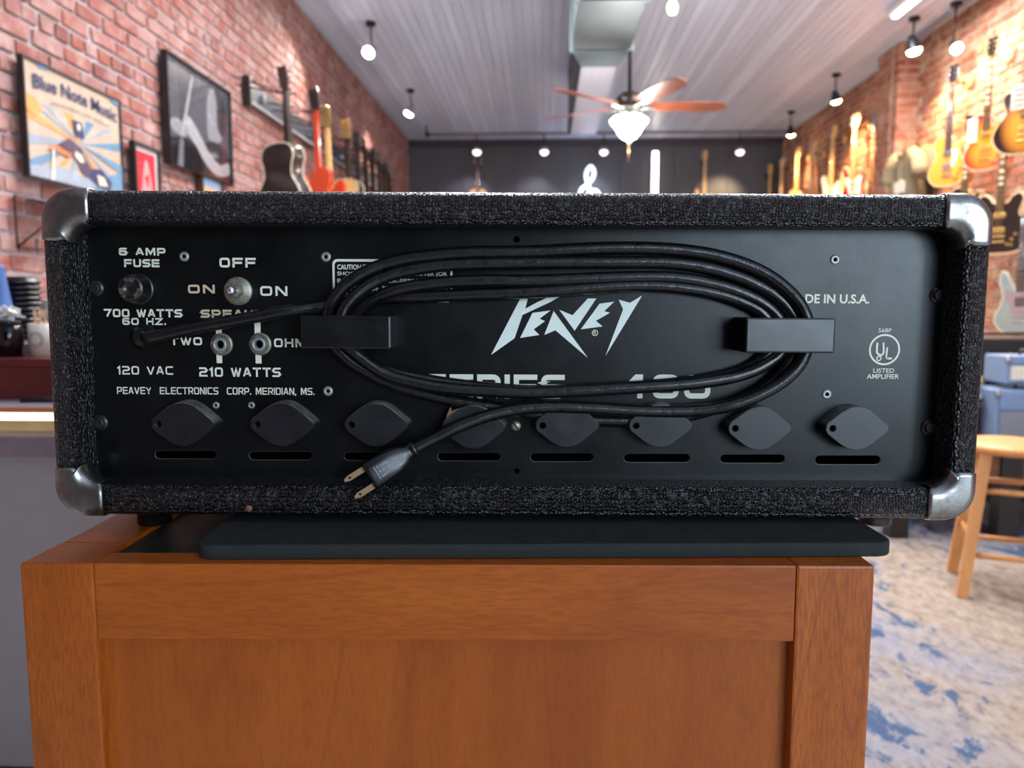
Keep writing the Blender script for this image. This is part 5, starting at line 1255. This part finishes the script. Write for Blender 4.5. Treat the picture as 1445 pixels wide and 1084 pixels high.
# transistor covers
def m_dusty():
    q = N('dusty_cover_side'); v = q.coord(); f = q.noise(v, 90, 6, 0.75); geo = q.n('ShaderNodeNewGeometry'); sp = q.n('ShaderNodeSeparateXYZ'); q.l(geo.outputs['Normal'], sp.inputs[0])
    up_ = q.ramp(sp.outputs['Z'], [(0.15, (0, 0, 0)), (0.8, (1, 1, 1))])
    c = q.mix(q.math('MULTIPLY', up_, q.ramp(f, [(0.35, (0.1,) * 3), (0.6, (1, 1, 1))])), srgb(18, 17, 20), srgb(112, 112, 106))
    q.set(c, 0.6, 0, 0.4); return q.m
M_dusty = m_dusty()
covers = [257, 397, 530, 668, 800, 932, 1072, 1209.5]
cyp = [599, 599.5, 600, 603, 601, 601, 605, 605]
CH_ = 0.0135
for i, (px, py) in enumerate(zip(covers, cyp)):
    x, z = A(px, py, PD - CH_); s_ = (AMPD + PD - CH_) / F
    o = [(-45, 0), (-43, -7), (-36, -13), (-17, -27), (0, -31.5), (17, -27), (36, -12), (44, -5), (46.5, 0), (44, 5), (36, 12), (17, 27), (0, 31.5), (-17, 27), (-36, 13), (-43, 7)]
    ol = [(p.x * s_, p.y * s_) for p in catmull(o, 3, True)]
    hole = [(-35.5 * s_ + 5.2 * s_ * math.cos(2 * PI * k / 16), 5.2 * s_ * math.sin(2 * PI * k / 16)) for k in range(16)]
    vs, fs = curve_poly([ol, hole], 0.0)
    m = MB()
    m.add([(x + v.x * 0.97, PD - CH_, z + v.y * 0.97) for v in vs], fs)
    nO = len(ol); rr_ = [(0.97, PD - CH_), (0.995, PD - CH_ + 0.0006), (1.0, PD - CH_ + 0.0016), (1.03, PD)]
    m.add([(x + p[0] * k, y, z + p[1] * k) for k, y in rr_ for p in ol], [(k * nO + q, k * nO + (q + 1) % nO, (k + 1) * nO + (q + 1) % nO, (k + 1) * nO + q) for k in range(3) for q in range(nO)], True, 1)
    m.add([(x + p[0] * 0.97, y, z + p[1] * 0.97) for y in (PD - CH_, PD - 0.001) for p in hole], [(q, (q + 1) % 16, 16 + (q + 1) % 16, 16 + q) for q in range(16)], True)
    c = m.build('transistor_cover', [M_cover, M_dusty], amp)
    sx_, sz_ = x - 35.5 * s_ * 0.97, z
    sc_ = MB().lathe([(0, 0.004), (0.0014, 0.004), (0.0021, 0.0028), (0.0021, 0)], (sx_, PD, sz_), (0, -1, 0), 14).build('screw', M_blkbolt if i != 6 else M_nickel, c)
    MB().box((sx_, PD - 0.0041, sz_), (0.0026, 0.0003, 0.0005)).box((sx_, PD - 0.0041, sz_), (0.0005, 0.0003, 0.0026)).build('screw_cross', M_deep, sc_)
# dusty broken tab by the fourth cover
MB().prism([A(628, 598, PD - 0.006), A(632, 583, PD - 0.006), A(636, 574, PD - 0.006), A(638, 580, PD - 0.006), A(650, 575, PD - 0.006), A(640, 584, PD - 0.006)], PD - 0.010, PD - 0.001).build('broken_tab', plain('dusty_tan', srgb(120, 92, 66), 0.8), amp)
# cord wrap brackets
BH = 0.0290
for side, (x0, y0, x1, y1) in ((-1, (424.5, 446, 551, 492)), (1, (1051.5, 449, 1180, 498))):
    a = A(x0, y1, PD - BH); b = A(x1, y0, PD - BH)
    br = MB().b2((a[0], PD - BH, a[1]), (b[0], PD - BH + 0.0035, b[1]), ch=0.0012).build('cord_bracket', M_bakelite, amp)
    lx0, lx1 = (b[0] - 0.006, b[0]) if side < 0 else (a[0], a[0] + 0.006)
    MB().b2((lx0, PD - BH + 0.001, a[1]), (lx1, PD, b[1]), ch=0.001).build('bracket_leg', M_bakelite, br)
    if 0: MB().b2((a[0] + 0.0035, PD - BH - 0.0003, a[1] + 0.0028), (b[0] - 0.0035, PD - BH + 0.002, b[1] - 0.0028), ch=0.0004).build('face_inset', M_bakelite, br)

# ---- the power cord: one continuous cable; points are (px, py, height above the panel)
CR = 0.0043
path = [(205, 477, .004), (212, 477, .010), (235, 472, .0125), (275, 463, .012), (340, 451, .011), (400, 440, .010), (445, 434, .0065), (480, 428, .0048), (530, 421, .0048),
        # upper 1 (lowest strand D)
        (640, 417, .005), (760, 412, .006), (870, 404, .006), (940, 404, .006), (1010, 414, .006), (1062, 433, .0055), (1084, 452, .0052), (1092, 475, .005), (1082, 500, .005),
        # lower 1 (inner, hidden behind)
        (1050, 522, .005), (980, 538, .005), (880, 547, .005), (760, 552, .005), (690, 548, .005), (637, 542, .006), (594, 535, .007), (550, 525, .008), (515, 508, .007), (495, 488, .005), (490, 462, .005),
        # upper 2 (C)
        (508, 436, .0075), (560, 409, .008), (650, 397, .0075), (760, 396, .007), (900, 391, .007), (970, 394, .007), (1035, 409, .007), (1082, 432, .0065), (1106, 460, .006), (1108, 482, .006), (1094, 505, .008),
        # lower 2 (E front)
        (1050, 528, .011), (980, 541, .0125), (880, 548, .0125), (760, 554, .012), (690, 552, .012), (640, 549, .012), (594, 542, .012), (545, 528, .012), (505, 500, .013), (482, 478, .014), (480, 455, .014),
        # upper 3 (B)
        (495, 424, .013), (540, 392, .010), (620, 375, .008), (730, 371, .007), (860, 370, .007), (960, 372, .007), (1035, 388, .007), (1092, 416, .0075), (1122, 450, .008), (1126, 480, .008), (1112, 512, .0075),
        # lower 3 (outer F/H)
        (1080, 546, .0065), (1020, 573, .006), (950, 590, .006), (870, 594, .0055), (790, 589, .0055), (700, 575, .0055), (620, 561, .0055), (550, 540, .0055), (500, 513, .0065), (472, 486, .007), (462, 460, .007),
        # upper 4 (A)
        (470, 425, .010), (500, 393, .010), (560, 368, .008), (650, 357, .0075), (750, 355, .007), (860, 350, .007), (950, 352, .007), (1020, 363, .0075), (1080, 386, .009), (1122, 420, .0125), (1139, 452, .0150), (1141, 480, .0155), (1128, 515, .0155),
        # last: down to the plug (G)
        (1095, 545, .0155), (1040, 570, .0150), (980, 580, .0125), (900, 580, .0115), (830, 576, .0115), (760, 575, .012), (700, 584, .014), (650, 601, .017), (610, 621, .0195), (584, 634.5, .0215)]
def dens(P_, k=5):
    return catmull([A3(px, py, PD - h_) for px, py, h_ in P_], k)
cordpts = dens(path)
cord = MB().tube(cordpts, CR, 14).build('power_cord', M_rubber, amp); cord['label'] = 'black rubber power cord coiled around two brackets'
# plug
p0 = A3(584, 633.5, PD - 0.0215); p1 = A3(520.5, 673.5, PD - 0.0325)
dx = (p1 - p0); Lp = dx.length; dx.normalize(); nz_ = Vector((0, -1, 0)); nz_ = (nz_ - dx * nz_.dot(dx)).normalized(); wy = nz_.cross(dx).normalized()
PM = Matrix(((dx.x, wy.x, nz_.x, p0.x), (dx.y, wy.y, nz_.y, p0.y), (dx.z, wy.z, nz_.z, p0.z), (0, 0, 0, 1)))
secs = [(-0.001, .0052, .0052), (0.0, .0062, .0058), (0.0018, .0064, .006), (0.002, .0052, .005), (0.0045, .0056, .0054), (0.010, .0080, .0064), (0.016, .0094, .0066), (Lp - 0.002, .0103, .0068), (Lp, .0098, .0063)]
m = MB(); n = 24; vs = []
for (l, a, b) in secs:
    for k in range(n):
        t = 2 * PI * k / n; ca, sa = math.cos(t), math.sin(t); e_ = 0.55 if l > 0.008 else 0.9
        vs.append(PM @ Vector((l, a * math.copysign(abs(ca) ** e_, ca), b * math.copysign(abs(sa) ** e_, sa))))
m.add(vs, [(k * n + i, k * n + (i + 1) % n, (k + 1) * n + (i + 1) % n, (k + 1) * n + i) for k in range(len(secs) - 1) for i in range(n)], True)
m.add(vs[-n:], [list(range(n))]); m.add(vs[:n], [list(range(n))[::-1]])
pl = m.build('plug', M_bakelite, cord); pl['label'] = 'black moulded two blade power plug'
for s_ in (-1, 1):
    mm = MB(); mm.box((Lp + 0.006, s_ * 0.0063, 0), (0.015, 0.0016, 0.0062), ch=0.0004)
    mm.v = [PM @ (Matrix.Rotation(0.0, 4, 'X') @ v) for v in mm.v]
    # blades stand edge on to the face; turn them to lie flat like in a flat plug
    mm2 = MB(); mm2.prism([(Lp - 0.001, s_ * 0.0064 - 0.0019), (Lp + 0.0115, s_ * 0.0064 - 0.0019), (Lp + 0.0145, s_ * 0.0064 - 0.0008), (Lp + 0.0145, s_ * 0.0064 + 0.0008), (Lp + 0.0115, s_ * 0.0064 + 0.0019), (Lp - 0.001, s_ * 0.0064 + 0.0019)], -0.0008, 0.0008)
    mm2.v = [PM @ Vector((v.x, v.z, v.y)) for v in mm2.v]
    bl = mm2.build('plug_blade', M_brass, None); bl.parent = cord
    hh_ = MB().lathe([(0, 0.0), (0.0008, 0.0)], PM @ Vector((Lp + 0.0105, s_ * 0.0064, 0.00085)), nz_, 10).build('blade_hole', M_deep, cord)
tt = MB(); vs, fs = text_mesh('ELECTROCORD', 0.0); mx = max(v.x for v in vs); my = max(v.y for v in vs); mn = min(v.x for v in vs)
out = []
for v in vs:
    u = (v.x - mn) / (mx - mn); hgt = 0.0086 * (1 - 0.45 * u); out.append(PM @ Vector((Lp - 0.007 - u * (Lp - 0.016), (0.5 - v.y / my) * -hgt * -1, 0.00705)))
tt.add(out, fs)
tt.box((0, 0, 0), (0, 0, 0)) if False else None
tt.weld = False; tt.build('plug_lettering', plain('grey_embossed_ink', srgb(120, 130, 138), 0.5), cord)
lb = MB().box((Lp - 0.0055, 0, 0.0069), (0.0006, 0.0092, 0.0006)); lb.v = [PM @ v for v in lb.v]; lb.build('plug_mark', plain('grey_embossed_ink', srgb(120, 130, 138)), cord)

# ---- rubber feet
fzz = []
for (px, dep) in ((214, 0.035), (1238, 0.035), (214, 0.22), (1238, 0.22)):
    x, z = A(px, 735, 0.03)
    wp = AM @ Vector((x, dep, 0)); hgt = (wp.z - CABTOP) / az_.z - 0.0002
    MB().lathe([(0.0, 0.0005), (0.0135, 0.0005), (0.0135, -hgt * 0.35), (0.0115, -hgt * 0.4), (0.0115, -hgt + 0.001), (0.0105, -hgt), (0, -hgt)], (x, dep, 0), (0, 0, 1), 24).build('rubber_foot', M_rubber, amp)
# tiny brown speck on lower rim
q = A3(351, 718, -0.0006)
MB().lathe([(0, 0.0008), (0.0016, 0.0006), (0.0024, 0)], q, (0, -1, 0), 8).build('glue_speck', plain('brown_speck', srgb(110, 80, 60), 0.6), amp)
